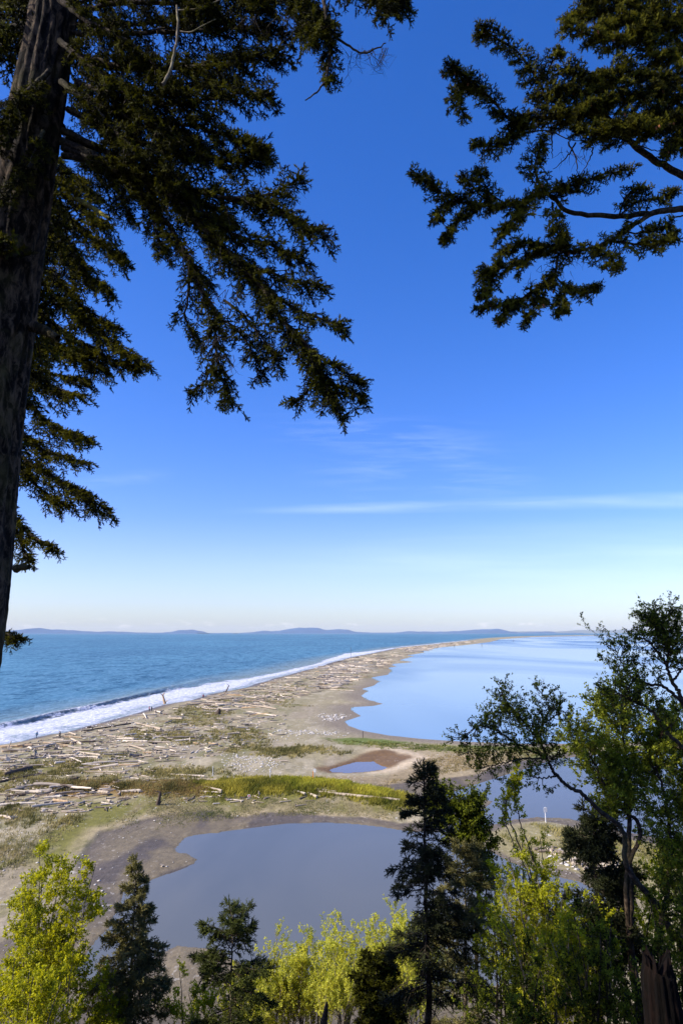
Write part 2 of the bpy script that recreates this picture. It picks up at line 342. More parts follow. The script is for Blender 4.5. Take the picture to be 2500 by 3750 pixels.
ground = mesh_obj('ground', np.stack([gx, gy, gz], -1), FF, mat_ground(), smooth=True, colr=C, attr={'wet': wetm, 'shell': sstep(50, 56, gy)})
tag(ground, kind='structure')

# ------------------------------------------------------------------ water
def water_mat(name, base, rough_, sc, bs, spec=.5, streak=None, foam=False, bdist=.1, tintc=None):
    m, t, p, o = newmat(name); oc = gcoord(t)
    p.inputs['Roughness'].default_value = rough_; p.inputs['IOR'].default_value = 1.33
    p.inputs['Specular IOR Level'].default_value = spec
    n = noise_(t, map_(t, oc, (sc[0], sc[1], 1), rot=(0, 0, R(12))), 1.0, 5, .62, .4)
    c = mix_(t, 0.0, (*base, 1), (*base, 1))
    if tintc:
        big = noise_(t, map_(t, oc, (.004, .0016, 1)), 1.0, 5, .6, .5)
        c = mix_(t, ramp_(t, big, [(.38, 0.0), (.62, 1.0)]), (*base, 1), (*tintc, 1))
        med = noise_(t, map_(t, oc, (.10, .035, 1), rot=(0, 0, R(8))), 1.0, 6, .68, .6)
        c = mix_(t, ramp_(t, med, [(.40, .62), (.52, 0.0)]), c, (base[0] * .35, base[1] * .45, base[2] * .6, 1))
        fin = noise_(t, map_(t, oc, (.45, .16, 1)), 1.0, 5, .7, .3)
        c = mix_(t, ramp_(t, fin, [(.50, 0.0), (.68, .75)]), c, (tintc[0] * 1.8, tintc[1] * 1.5, tintc[2] * 1.35, 1))
    if name == 'lagoon_water':
        lw = noise_(t, map_(t, oc, (.035, .022, 1)), 1.0, 4, .6, .8); c = mix_(t, ramp_(t, lw, [(.38, 0.0), (.62, 1.0)]), c, (base[0] * .78, base[1] * .82, base[2] * .9, 1)); p.inputs['Roughness'].default_value = .12; t.links.new(ramp_(t, lw, [(.35, .08), (.65, .24)]), p.inputs['Roughness'])
    if streak:
        st = noise_(t, map_(t, oc, streak, rot=(0, 0, R(4))), 1.0, 4, .5, .8)
        c = mix_(t, ramp_(t, st, [(.45, 0.0), (.62, .6)]), c, (base[0] * .3, base[1] * .42, base[2] * .6, 1))
        rr = ramp_(t, st, [(.42, rough_), (.60, rough_ + .16)])
        t.links.new(rr, p.inputs['Roughness'])
    if foam:
        fa = t.nodes.new('ShaderNodeAttribute'); fa.attribute_name = 'foam'; sa = t.nodes.new('ShaderNodeAttribute'); sa.attribute_name = 'shallow'
        c = mix_(t, sa.outputs['Fac'], c, (.22, .25, .21, 1))
        fn = noise_(t, map_(t, oc, (.33, .33, 1), rot=(0, 0, R(25))), 1.0, 6, .75, 1.2)
        k = math_(t, 'ADD', math_(t, 'MULTIPLY', fa.outputs['Fac'], 1.55), math_(t, 'MULTIPLY', math_(t, 'SUBTRACT', fn, .62), 3.2), True)
        k = math_(t, 'MULTIPLY', k, math_(t, 'GREATER_THAN', fa.outputs['Fac'], .01))
        c = mix_(t, k, c, mix_(t, ramp_(t, noise_(t, map_(t, oc, (.9, .35, 1), rot=(0, 0, R(-28))), 1.0, 4, .6), [(.35, 0.0), (.6, 1.0)]), (.40, .43, .54, 1), (.60, .62, .68, 1)))
        r = t.nodes.new('ShaderNodeMapRange'); t.links.new(k, r.inputs[0]); r.inputs[3].default_value = rough_; r.inputs[4].default_value = .8
        t.links.new(r.outputs[0], p.inputs['Roughness'])
    t.links.new(c, p.inputs['Base Color']); bump_(t, p, n, bs, bdist)
    if foam:
        fc_ = t.nodes.new('ShaderNodeAttribute'); fc_.attribute_name = 'face'; c = mix_(t, math_(t, 'MULTIPLY', fc_.outputs['Fac'], math_(t, 'SUBTRACT', 1.0, k, True)), c, (.035, .05, .055, 1)); t.links.new(c, p.inputs['Base Color'])  # shoreward wave face darkened in colour, standing in for its shade
        p.inputs['Specular IOR Level'].default_value = 0.0; gl = t.nodes.new('ShaderNodeBsdfGlossy'); gl.inputs['Roughness'].default_value = .3; t.links.new(p.inputs['Normal'].links[0].from_socket, gl.inputs['Normal'])
        fac = ramp_(t, math_(t, 'ADD', math_(t, 'MULTIPLY', med, .5), math_(t, 'MULTIPLY', fin, .5)), [(.40, .05), (.60, .34)]); fac = math_(t, 'MULTIPLY', fac, math_(t, 'SUBTRACT', 1.0, k, True))
        mx = t.nodes.new('ShaderNodeMixShader'); t.links.new(fac, mx.inputs[0]); t.links.new(p.outputs[0], mx.inputs[1]); t.links.new(gl.outputs[0], mx.inputs[2]); t.links.new(mx.outputs[0], o.inputs[0])
    return m
# sea as a fine sheet with the breaker raised in it
dl2 = [520.0]
while dl2[-1] > 1.3:
    q = dl2[-1]; dl2.append(q - (1.7 if q > 120 else 1.6 if q > 20 else .5))
Ys = np.array([40., 70, 90, 110] + [H * F / q for q in dl2 if H * F / q > 115] + [90000])
us = np.concatenate([np.linspace(-4, -.56, 40), np.linspace(-.55, .55, 420), np.linspace(.56, 4, 30)])
YY, UU = np.meshgrid(Ys, us, indexing='ij'); XX = UU * YY
sx, sy = XX.ravel(), YY.ravel()
dsea = -sdist(sea_poly, sx, sy)
CREST = GP([(-500, 2770), (-200, 2704), (0, 2666), (92, 2648), (189, 2622), (321, 2596), (425, 2570), (517, 2547), (608, 2525), (689, 2509), (746, 2494), (832, 2479)])
dcr = pdist(CREST, sx, sy, False); FOAM = GP([(-600, 2790), (-200, 2702), (0, 2664), (92, 2648), (189, 2622), (321, 2596), (425, 2570), (517, 2550), (608, 2530), (689, 2517), (800, 2496), (972, 2472), (1041, 2456), (1156, 2430), (1202, 2412), (1259, 2393), (1340, 2386), (1460, 2369), (1546, 2361), (1715, 2344)]
             ) + [tuple(v) for v in (GP([(1715, 2352), (1546, 2371), (1460, 2382), (1362, 2405), (1285, 2425), (1190, 2455), (1001, 2512), (909, 2545), (775, 2572), (695, 2600), (597, 2620), (402, 2678), (230, 2725), (0, 2772), (-600, 2900)]))]
dfo = -sdist(FOAM, sx, sy)
nn = fbm(sx * .12, sy * .12, 61, 4)
ga, gb = np.array(G(0, 2729)), np.array(G(900, 2518)); sdv = (gb - ga) / np.linalg.norm(gb - ga)
al_, ac_ = sx * sdv[0] + sy * sdv[1], -sx * sdv[1] + sy * sdv[0]
foam = sstep(-1.5, 4.5, dfo + (nn - .5) * 9) * (.42 + .75 * fbm(al_ * .035, ac_ * .42, 63, 4)) * (.62 + .58 * sstep(2, 9, dsea + (nn - .5) * 10))
side = inside(FOAM, sx, sy)              # shoreward of the crest
amp = sstep(G(870, 2479)[0], G(700, 2500)[0], sx) * (.75 + .5 * vnoise(sx * .05, sy * .05, 4))
prof = np.where(side, np.exp(-(dcr / 1.5) ** 2), np.exp(-(dcr / 4.5) ** 2))
sz = 1.25 * amp * prof + .10 * (fbm(sx * .2, sy * .12, 71, 3) - .5) * sstep(2500, 600, sy)
endf = sstep(G(100, 2650)[0], G(-20, 2650)[0], sx)     # already breaking at the left
face = side & (dcr < 3.4) & (amp > .2)
fo2 = foam * np.where(face, .42 + .8 * vnoise(sx * .45, sy * .3, 8), 1.0)
fo2 = np.maximum(fo2, amp * np.exp(-(dcr / .9) ** 2) * .75 * sstep(G(620, 2520)[0], G(480, 2550)[0], sx)); fo2 = np.maximum(fo2, endf * np.exp(-(dcr / 5) ** 2)); fo2 = np.where(face, np.maximum(fo2, .9 * sstep(.45, .62, fbm(al_ * .11, ac_ * .6, 66, 3)) * (amp > .2)), fo2)
fo2 = np.maximum(fo2, .16 * sstep(26, 4, dcr) * (vnoise(sx * .04, sy * .04, 5) > .2) * (~side) * amp)
shal = sstep(60, 5, dsea) * .75
nr, nc = XX.shape; ii = np.arange(nr * nc).reshape(nr, nc)
FF = np.stack([ii[:-1, :-1], ii[:-1, 1:], ii[1:, 1:], ii[1:, :-1]], -1).reshape(-1, 4)
keep = (dsea.reshape(nr, nc)[:-1, :-1].ravel() > -60 - sy.reshape(nr, nc)[:-1, :-1].ravel() * .05)
bayin = (sdist(bay_poly, sx, sy)).reshape(nr, nc)[:-1, :-1].ravel() < 0
keep &= ~bayin
sea = mesh_obj('sea', np.stack([sx, sy, sz], -1), FF[keep], water_mat('sea_water', (.042, .135, .215), .24, (.5, .22), .9, .16, None, True, .6, (.075, .215, .31)), smooth=True,
               attr={'foam': fo2, 'shallow': shal, 'face': np.clip(face * 1.0 * (amp > .3), 0, 1)})
tag(sea, kind='structure')
def poly_sheet(name, poly, z, mat):
    from mathutils.geometry import tessellate_polygon
    v = [Vector((a, b, 0)) for a, b in poly]; tri = tessellate_polygon([v])
    o = mesh_obj(name, [(a, b, z) for a, b in poly], [tuple(t) for t in tri], mat); tag(o, kind='structure'); return o
mid = []
for a, b in BAY: mid.append((a, b))
bay_out = GP([(3400, 2322.6), (2700, 2322.8), (2375, 2324.0), (2174, 2326.6), (1944, 2331.4), (1830, 2338), (1715, 2354), (1604, 2366), (1500, 2382), (1400, 2410), (1330, 2450), (1250, 2510), (1150, 2640), (1250, 2690), (1420, 2712), (1700, 2730), (2500, 2725), (3400, 2690)])
poly_sheet('bay_water', bay_out + [(9000, 300), (60000, 3000), (60000, 17000)], 0.0, water_mat('bay_water', (.17, .27, .37), .14, (.6, .3), .08, .30, (.004, .0011, 1), False, .05))
poly_sheet('lagoon_water', [(-90, 48), (140, 48), (160, 170), (100, 175), (45, 150), (8, 108), (-30, 90), (-60, 60)], 0.03,
           water_mat('lagoon_water', (.130, .135, .122), .12, (.5, .35), .06, .46, None, False, .03))
pc = np.mean(np.array(pnd_l), 0)
poly_sheet('pond_water', [tuple(pc + (np.array(q) - pc) * 1.25) for q in pnd_l], 0.16, water_mat('pond_water', (.13, .115, .125), .08, (.8, .5), .06, .5, None, False, .03))

# ------------------------------------------------------------------ islands on the horizon
def island(name, pts, dist, depth, c):
    m, t, p, o = newmat('far_hill'); oc = gcoord(t)
    p.inputs['Base Color'].default_value = (*c, 1); p.inputs['Roughness'].default_value = 1
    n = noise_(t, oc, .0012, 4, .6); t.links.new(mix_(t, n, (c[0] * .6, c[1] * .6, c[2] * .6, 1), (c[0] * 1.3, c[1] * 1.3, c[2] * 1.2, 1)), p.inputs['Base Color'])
    xs = np.array([a for a, b in pts], float); hs2 = np.array([b for a, b in pts], float)
    px = np.linspace(xs[0], xs[-1], 160); hh = np.interp(px, xs, hs2); hh = np.convolve(np.pad(hh, 1, 'edge'), np.ones(3) / 3, 'valid')
    hh = hh + (fbm(px * .05, px * 0, 77, 3) - .5) * 3.4 * np.clip(hh / 6, 0, 1)
    Z = np.maximum(hh, 0) / F * dist; Xc = (px - 1250) / F * dist / cp
    rows = [-1, -.75, -.4, 0, .4, .8, 1]; V = []
    for r in rows:
        k = math.cos(r * math.pi / 2) ** .8 if abs(r) < 1 else 0
        V.append(np.stack([Xc, np.full_like(Xc, dist + r * depth), -2 + (Z + 2) * k + (k > 0) * (k < 1) * (fbm(Xc * .001, Xc * 0 + r * 3, 5, 3) - .5) * Z * .5], -1))
    V = np.concatenate(V); n = len(px); ii = np.arange(len(rows) * n).reshape(len(rows), n)
    FF = np.stack([ii[:-1, :-1], ii[:-1, 1:], ii[1:, 1:], ii[1:, :-1]], -1).reshape(-1, 4)
    o = mesh_obj(name, V, FF, m, smooth=True); tag(o, kind='structure'); return o
island('far_island', [(-200, 2), (20, 6), (60, 9), (100, 12), (145, 15), (180, 20.5), (200, 15), (240, 14.5), (290, 12), (340, 8), (390, 6), (440, 8), (500, 5), (560, 3.5), (620, 3), (760, 2)], 36000, 2500, (.02, .085, .22))  # islands' blue base colour has the distance haze painted in
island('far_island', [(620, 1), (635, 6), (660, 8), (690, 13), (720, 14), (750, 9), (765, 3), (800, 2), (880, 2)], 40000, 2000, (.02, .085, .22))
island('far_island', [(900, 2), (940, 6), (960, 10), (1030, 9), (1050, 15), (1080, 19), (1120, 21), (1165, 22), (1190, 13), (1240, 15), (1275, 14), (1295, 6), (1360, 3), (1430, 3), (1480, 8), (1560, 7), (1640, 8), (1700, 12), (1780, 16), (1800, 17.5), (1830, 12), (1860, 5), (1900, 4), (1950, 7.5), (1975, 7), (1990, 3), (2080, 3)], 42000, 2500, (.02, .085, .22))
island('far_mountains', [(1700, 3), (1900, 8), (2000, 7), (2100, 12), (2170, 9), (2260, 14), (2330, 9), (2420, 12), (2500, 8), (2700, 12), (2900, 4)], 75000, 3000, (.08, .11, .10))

# ------------------------------------------------------------------ plant building blocks
def nrm(v): return v / (np.linalg.norm(v, axis=-1, keepdims=True) + 1e-9)
class Tubes:
    def __init__(s): s.V = []; s.F = []; s.n = 0
    def add(s, pts, rad, k=5):
        pts = np.asarray(pts, float); m = len(pts); rad = np.asarray(rad, float)
        t = np.gradient(pts, axis=0); t = nrm(t); ref = np.array([0.13, .99, .05]) if abs(t[0, 1]) < .9 else np.array([1., 0, .1])
        a = nrm(np.cross(t, ref)); b = np.cross(t, a); an = np.arange(k) * 2 * math.pi / k
        V = pts[:, None] + rad[:, None, None] * (np.cos(an)[None, :, None] * a[:, None] + np.sin(an)[None, :, None] * b[:, None])
        i = s.n + np.arange(m * k).reshape(m, k); j = np.roll(i, -1, 1)
        s.F.append(np.stack([i[:-1], j[:-1], j[1:], i[1:]], -1).reshape(-1, 4)); s.V.append(V.reshape(-1, 3)); s.n += m * k
    def build(s, name, mat, parent):
        if not s.V: return None
        return mesh_obj(name, np.concatenate(s.V), np.concatenate(s.F), mat, parent, True)
def tmpl_needles(K, seed, ln=1.0, wid=.16):
    r = np.random.RandomState(seed); V = []; F_ = []
    for i in range(K):
        x = .02 + .95 * (i + r.rand()) / K; a = r.rand() * 2 * math.pi; s = .75 + .4 * r.rand()
        taper = 1 - .45 * max(0, x - .6) / .4
        d = np.array([0, math.cos(a), math.sin(a)]) * s * ln * taper; u = np.array([0, -math.sin(a), math.cos(a)])
        f = np.array([.16 + .08 * r.rand(), 0, 0]); n = len(V)
        V += [np.array([x - .03, 0, 0]) + u * wid * .6, np.array([x + .05, 0, 0]) - u * wid * .6, np.array([x, 0, 0]) + f + d]
        F_.append((n, n + 1, n + 2))
    n = len(V)
    for a in (0, 2.09, 4.19): V.append(np.array([0, .2 * math.cos(a), .2 * math.sin(a)]))
    V.append(np.array([1.08, 0, 0])); F_ += [(n, n + 1, n + 3), (n + 1, n + 2, n + 3), (n + 2, n, n + 3)]
    return np.array(V), np.array(F_)
def tmpl_spray(K, seed, wid=.30):
    r = np.random.RandomState(seed); V = []; F_ = []
    for o, e in (((0, 0, 0), (1, 0, 0)), ((.22 + .1 * r.rand(), 0, 0), (.62, 2.0, .3 * r.normal())), ((.42 + .1 * r.rand(), 0, 0), (.82, -1.8, .3 * r.normal()))):
        o = np.array(o, float); e = np.array(e, float); dx = e - o
        for i in range(K):
            x = .04 + .96 * (i + r.rand()) / K; a = r.rand() * 2 * math.pi; s = (.75 + .4 * r.rand()) * (1 - .4 * max(0, x - .7) / .3)
            d = np.array([0, math.cos(a), math.sin(a)]) * s; u = np.array([0, -math.sin(a), math.cos(a)]); f = np.array([.13, 0, 0]) + .1 * dx * np.array([0, 1, 1]); c = o + dx * x; n = len(V)
            V += [c + u * wid * .6 - np.array([.02, 0, 0]), c - u * wid * .6 + np.array([.05, 0, 0]), c + f + d]; F_.append((n, n + 1, n + 2))
        n = len(V)
        for a in (0, 2.09, 4.19): V.append(o + np.array([0, .22 * math.cos(a), .22 * math.sin(a)]))
        V.append(e * 1.04); F_ += [(n, n + 1, n + 3), (n + 1, n + 2, n + 3), (n + 2, n, n + 3)]
    return np.array(V), np.array(F_)
def tmpl_leaf(n, seed, size=1.0, sp=.9):          # a small cluster of pointed leaves
    r = np.random.RandomState(seed); V = []; F_ = []
    for i in range(n):
        c = np.array([r.rand() * sp, 0, 0]); d = nrm(r.normal(0, 1, 3) * np.array([.7, 1, 1]) + np.array([.45, 0, 0])); a = nrm(np.cross(d, r.normal(0, 1, 3))); l = size * (.7 + .5 * r.rand())
        k = len(V); up = np.cross(d, a) * .12 * l
        V += [c + d * l * .08, c + d * l * .5 + a * l * .3 + up, c + d * l, c + d * l * .5 - a * l * .3 + up]
        F_ += [(k, k + 1, k + 2), (k, k + 2, k + 3)]
    return np.array(V), np.array(F_)
class Sprays:
    def __init__(s, tmpls): s.t = tmpls; s.P = []; s.D = []; s.L = []; s.W = []
    def add(s, p, d, l, w): s.P.append(p); s.D.append(d); s.L.append(l); s.W.append(w)
    def build(s, name, mat, parent, seed=0, label=None):
        if not s.P: return None
        P_, D_, L_, W_ = np.array(s.P), nrm(np.array(s.D)), np.array(s.L), np.array(s.W); r = np.random.RandomState(seed); n = len(P_)
        which = r.randint(0, len(s.t), n); Vs = []; Fs = []; A = []; off = 0
        a = nrm(np.cross(D_, r.normal(0, 1, (n, 3)))); b = np.cross(D_, a); rv = r.rand(n)
        for k, (tv, tf) in enumerate(s.t):
            q = np.where(which == k)[0]
            if not len(q): continue
            V = P_[q, None] + L_[q, None, None] * tv[None, :, 0:1] * D_[q, None] + W_[q, None, None] * (tv[None, :, 1:2] * a[q, None] + tv[None, :, 2:3] * b[q, None])
            Fx = tf[None] + (np.arange(len(q)) * len(tv))[:, None, None] + off
            Vs.append(V.reshape(-1, 3)); Fs.append(Fx.reshape(-1, 3)); A.append(np.repeat(rv[q], len(tv))); off += len(q) * len(tv)
        o = mesh_obj(name, np.concatenate(Vs), np.concatenate(Fs), mat, parent, False, attr={'rnd': np.concatenate(A)})
        return o
NT = [tmpl_spray(15, i) for i in range(6)]
NT2 = [tmpl_spray(9, 10 + i, .42) for i in range(4)]
LT = [tmpl_leaf(5, 20 + i) for i in range(6)]
def leaf_mat(name, dark, light, trans=.35, ns=.6, lo=.35):
    m, t, p, o = newmat(name); at = t.nodes.new('ShaderNodeAttribute'); at.attribute_name = 'rnd'
    n = noise_(t, ocoord(t), ns, 3, .6)
    f = math_(t, 'ADD', math_(t, 'MULTIPLY', at.outputs['Fac'], .6), math_(t, 'MULTIPLY', n, .8)); f = ramp_(t, f, [(lo, 0.0), (1.0, 1.0)])
    c = mix_(t, f, (*dark, 1), (*light, 1)); t.links.new(c, p.inputs['Base Color']); p.inputs['Roughness'].default_value = .6; p.inputs['Specular IOR Level'].default_value = .18 if lo < .4 else .05
    tr = t.nodes.new('ShaderNodeBsdfTranslucent'); c2 = mix_(t, 1.0, c, (1.5, 1.35, .5, 1), 'MULTIPLY'); t.links.new(c2, tr.inputs[0])
    mx = t.nodes.new('ShaderNodeMixShader'); mx.inputs[0].default_value = trans; t.links.new(p.outputs[0], mx.inputs[1]); t.links.new(tr.outputs[0], mx.inputs[2]); t.links.new(mx.outputs[0], o.inputs[0])
    return m
def bark_mat(name, dark, light, sc=(6, 6, 1.6), bs=.8, bd=.05):
    m, t, p, o = newmat(name); oc = ocoord(t)
    n = noise_(t, map_(t, oc, sc), 1.0, 7, .7, .6); n2 = noise_(t, oc, 1.3, 4, .6)
    c = mix_(t, ramp_(t, n, [(.46, 0.0), (.72, 1.0)]), (*dark, 1), (*light, 1))
    c = mix_(t, ramp_(t, n2, [(.5, 0.0), (.72, .5)]), c, (light[0] * .7, light[1] * .85, light[2] * .45, 1))
    t.links.new(c, p.inputs['Base Color']); p.inputs['Roughness'].default_value = .92; p.inputs['Specular IOR Level'].default_value = .15
    bump_(t, p, n, bs, bd); return m
M_fir = leaf_mat('fir_needles', (.0035, .005, .0015), (.085, .090, .010), .26, lo=.55)  # near-black and light shoots carry shade and sun glints in their colour
M_fir2 = leaf_mat('fir_needles_sunny', (.007, .009, .002), (.15, .15, .016), .32, lo=.50)  # lighter copy of the fir needles, with sunlight put into the colour
M_spruce = leaf_mat('spruce_needles', (.075, .080, .026), (.30, .27, .10), .2)
M_blk = leaf_mat('dark_spruce_needles', (.008, .012, .005), (.045, .052, .016), .14)
M_alder = leaf_mat('alder_leaves', (.15, .18, .006), (.52, .53, .025), .5)
M_young = leaf_mat('young_leaves', (.27, .31, .03), (.64, .64, .10), .5)
M_willow = leaf_mat('willow_leaves', (.018, .028, .006), (.22, .26, .025), .48, 1.6, .50)
M_bark = bark_mat('fir_bark', (.004, .003, .002), (.15, .105, .066), (8, 8, 3.2), 1.0, .06)
M_limb = bark_mat('limb_bark', (.012, .009, .006), (.11, .085, .06), (14, 14, 14), .5, .01)
M_grey = bark_mat('grey_twig_bark', (.10, .08, .055), (.42, .35, .26), (10, 10, 10), .4, .01)
M_dtwig = bark_mat('dark_twig_bark', (.025, .018, .012), (.14, .10, .065), (12, 12, 12), .4, .01)

def smooth_path(pts, n, jit=0.0, rnd=None):
    pts = np.asarray(pts, float); m = len(pts)
    if m == 2: pts = np.array([pts[0], (pts[0] + pts[1]) / 2, pts[1]]); m = 3
    q = np.vstack([2 * pts[0] - pts[1], pts, 2 * pts[-1] - pts[-2]]); out = []
    for t in np.linspace(0, m - 1 - 1e-6, n):
        i = int(t); u = t - i; a, b, c, d = q[i], q[i + 1], q[i + 2], q[i + 3]
        out.append(.5 * ((2 * b) + (-a + c) * u + (2 * a - 5 * b + 4 * c - d) * u * u + (-a + 3 * b - 3 * c + d) * u ** 3))
    out = np.array(out)
    if jit: out[1:-1] += rnd.normal(0, jit, out[1:-1].shape)
    return out
UP = np.array([0, 0, 1.])
def fir_limb(T, Sp, B, path, r0, r1, sec, step=.13, droop=.35, sh=(.16, .26), w=.032, seed=0, start=.12, bare=.10, sstep_=.075, cones=None, dens=1.0):
    """a conifer limb: side branchlets on both sides, each feathered with needle shoots; sec = branchlet length at base, middle, tip"""
    r = np.random.RandomState(seed); path = np.asarray(path, float)
    ln = np.linalg.norm(np.diff(path, axis=0), axis=1).sum(); n = max(8, int(ln / .12)); pp = smooth_path(path, n, .012, r)
    T.add(pp, np.linspace(r0, r1, n), 7)
    tg = nrm(np.gradient(pp, axis=0)); k = int(ln / step)
    for i in range(k * 2):
        t = (i // 2 + r.rand()) / k
        if t < start: continue
        f = t * (n - 1); j = min(int(f), n - 2); p = pp[j] * (1 - f + j) + pp[j + 1] * (f - j); d0 = tg[j]
        side = nrm(np.cross(d0, UP)) * (1 if i % 2 else -1); th = r.normal(0, .55)
        upv = np.cross(side, d0); sd = side * math.cos(th) + upv * math.sin(th)
        sl_ = np.interp(t, [0, .5, 1], sec) * (.55 + .75 * r.rand()); a = .75 + .35 * r.rand() - .3 * t
        d = nrm(d0 * math.cos(a) + sd * math.sin(a)); m = 5; ss = np.linspace(0, 1, m)
        bare_ = r.rand() < bare
        q = p + d * sl_ * ss[:, None] - UP * droop * sl_ * (ss[:, None] ** 1.8) * (.5 + r.rand()) + r.normal(0, .02 * sl_, (m, 3)) * ss[:, None]
        B.add(q, np.linspace(.009, .003, m) * (1 + sl_ * .8), 3)
        c = max(2, int(sl_ / sstep_ * dens))
        if bare_ and t < .8:
            for z in range(int(c * .7)):
                u = (z + r.rand()) / c; u = min(u, .98); fq = u * (m - 1); jj = min(int(fq), m - 2); pz = q[jj] + (q[jj + 1] - q[jj]) * (fq - jj)
                dz = nrm(d * .6 + r.normal(0, .6, 3) - UP * .5); l = .08 + .2 * r.rand()
                B.add(np.array([pz, pz + dz * l * .5 + r.normal(0, .01, 3), pz + dz * l - UP * .03]), [.004, .003, .0015], 3)
            continue
        for z in range(c * 2 + 1):
            if z == c * 2: u = 1; dz = nrm(q[-1] - q[-2])
            else:
                u = (z // 2 + .3 + .6 * r.rand()) / c
                if u < .12 * (1 - t): continue
                s2 = nrm(np.cross(d, UP)) * (1 if z % 2 else -1); dz = nrm(d * .75 + s2 * (.75 + .3 * r.rand()) + r.normal(0, .25, 3) - UP * (.15 + droop * .5 * r.rand()))
            fq = min(u, .999) * (m - 1); jj = int(fq); pz = q[jj] + (q[jj + 1] - q[jj]) * (fq - jj)
            l = r.uniform(*sh) * (1.05 - .35 * u); Sp.add(pz, dz, l, w * (.8 + .4 * r.rand()))
            if cones is not None and r.rand() < .035 and t > .45: cones.add(pz + dz * l * .6, nrm(-UP + r.normal(0, .25, 3)), .09, .020)
    # leading shoots of the limb itself
    for u in np.linspace(.86, 1, 7):
        j = int(u * (n - 1)); Sp.add(pp[j], nrm(tg[j] + r.normal(0, .35, 3)), sh[1], w)
CT = [(np.array([[0, 0, 0], [.25, .9, 0], [.25, -.45, .8], [.25, -.45, -.8], [.7, .9, .2], [.7, -.5, .7], [.7, -.4, -.85], [1, 0, 0]], float),
       np.array([(0, 1, 2), (0, 2, 3), (0, 3, 1), (1, 4, 5), (1, 5, 2), (2, 5, 6), (2, 6, 3), (3, 6, 4), (3, 4, 1), (4, 7, 5), (5, 7, 6), (6, 7, 4)]))]
M_cone = bark_mat('cone_scales', (.10, .04, .015), (.30, .13, .05), (30, 30, 30), .5, .01)

def build_cones(Cn, root, most):
    idx = list(range(len(Cn.P))); random.Random(4).shuffle(idx); me = None
    for i in idx[:most]:
        if me is None:
            me = bpy.data.meshes.new('cone'); tv, tf = CT[0]; me.from_pydata((tv * np.array([.10, .026, .026])).tolist(), [], tf.tolist()); me.materials.append(M_cone)
        o = bpy.data.objects.new('cone', me); col.objects.link(o); o.parent = root; o.location = Vector(Cn.P[i]) - root.location; o.rotation_euler = Vector(Cn.D[i]).to_track_quat('X', 'Z').to_euler()
def px_path(pts, d0, d1):
    n = len(pts); return [P(a, b, d0 + (d1 - d0) * i / (n - 1)) for i, (a, b) in enumerate(pts)]
def big_trunk(name, line, mat, parent, k=72, rings=260, amp=.07, seed=3):
    """furrowed bark modelled in the mesh; line = [(point, radius)]"""
    pts = np.array([a for a, b in line]); rr = np.array([b for a, b in line]); n = rings
    pp = smooth_path(pts, n); ra = np.interp(np.linspace(0, 1, n), np.linspace(0, 1, len(rr)), rr)
    t = nrm(np.gradient(pp, axis=0)); a = nrm(np.cross(t, np.array([0, 1., 0.1]))); b = np.cross(t, a); an = np.arange(k) * 2 * math.pi / k
    A, Z = np.meshgrid(an, np.arange(n)); s_ = pp[:, 2][:, None] + A * 0
    wob = .5 * (fbm(s_ * 1.2, A * 1.5, seed, 2) - .5)
    q = (A / (2 * math.pi) * 16 + wob * 3.0); fur = np.abs((q - np.floor(q)) - .5) * 2
    fur = np.minimum(fur, .75) + .35 * (fbm(A * 9 + np.cos(A), s_ * 5, seed + 2, 3) - .5) + .25 * (fbm(A * 24, s_ * 9, seed + 4, 3) - .5)
    rad = ra[:, None] * (1 + .05 * np.sin(A * 2 + s_ * .2)) + amp * (fur - .6)
    V = pp[:, None] + rad[..., None] * (np.cos(A)[..., None] * a[:, None] + np.sin(A)[..., None] * b[:, None])
    i = np.arange(n * k).reshape(n, k); j = np.roll(i, -1, 1); FF = np.stack([i[:-1], j[:-1], j[1:], i[1:]], -1).reshape(-1, 4)
    return mesh_obj(name, V.reshape(-1, 3), FF, mat, parent, True)

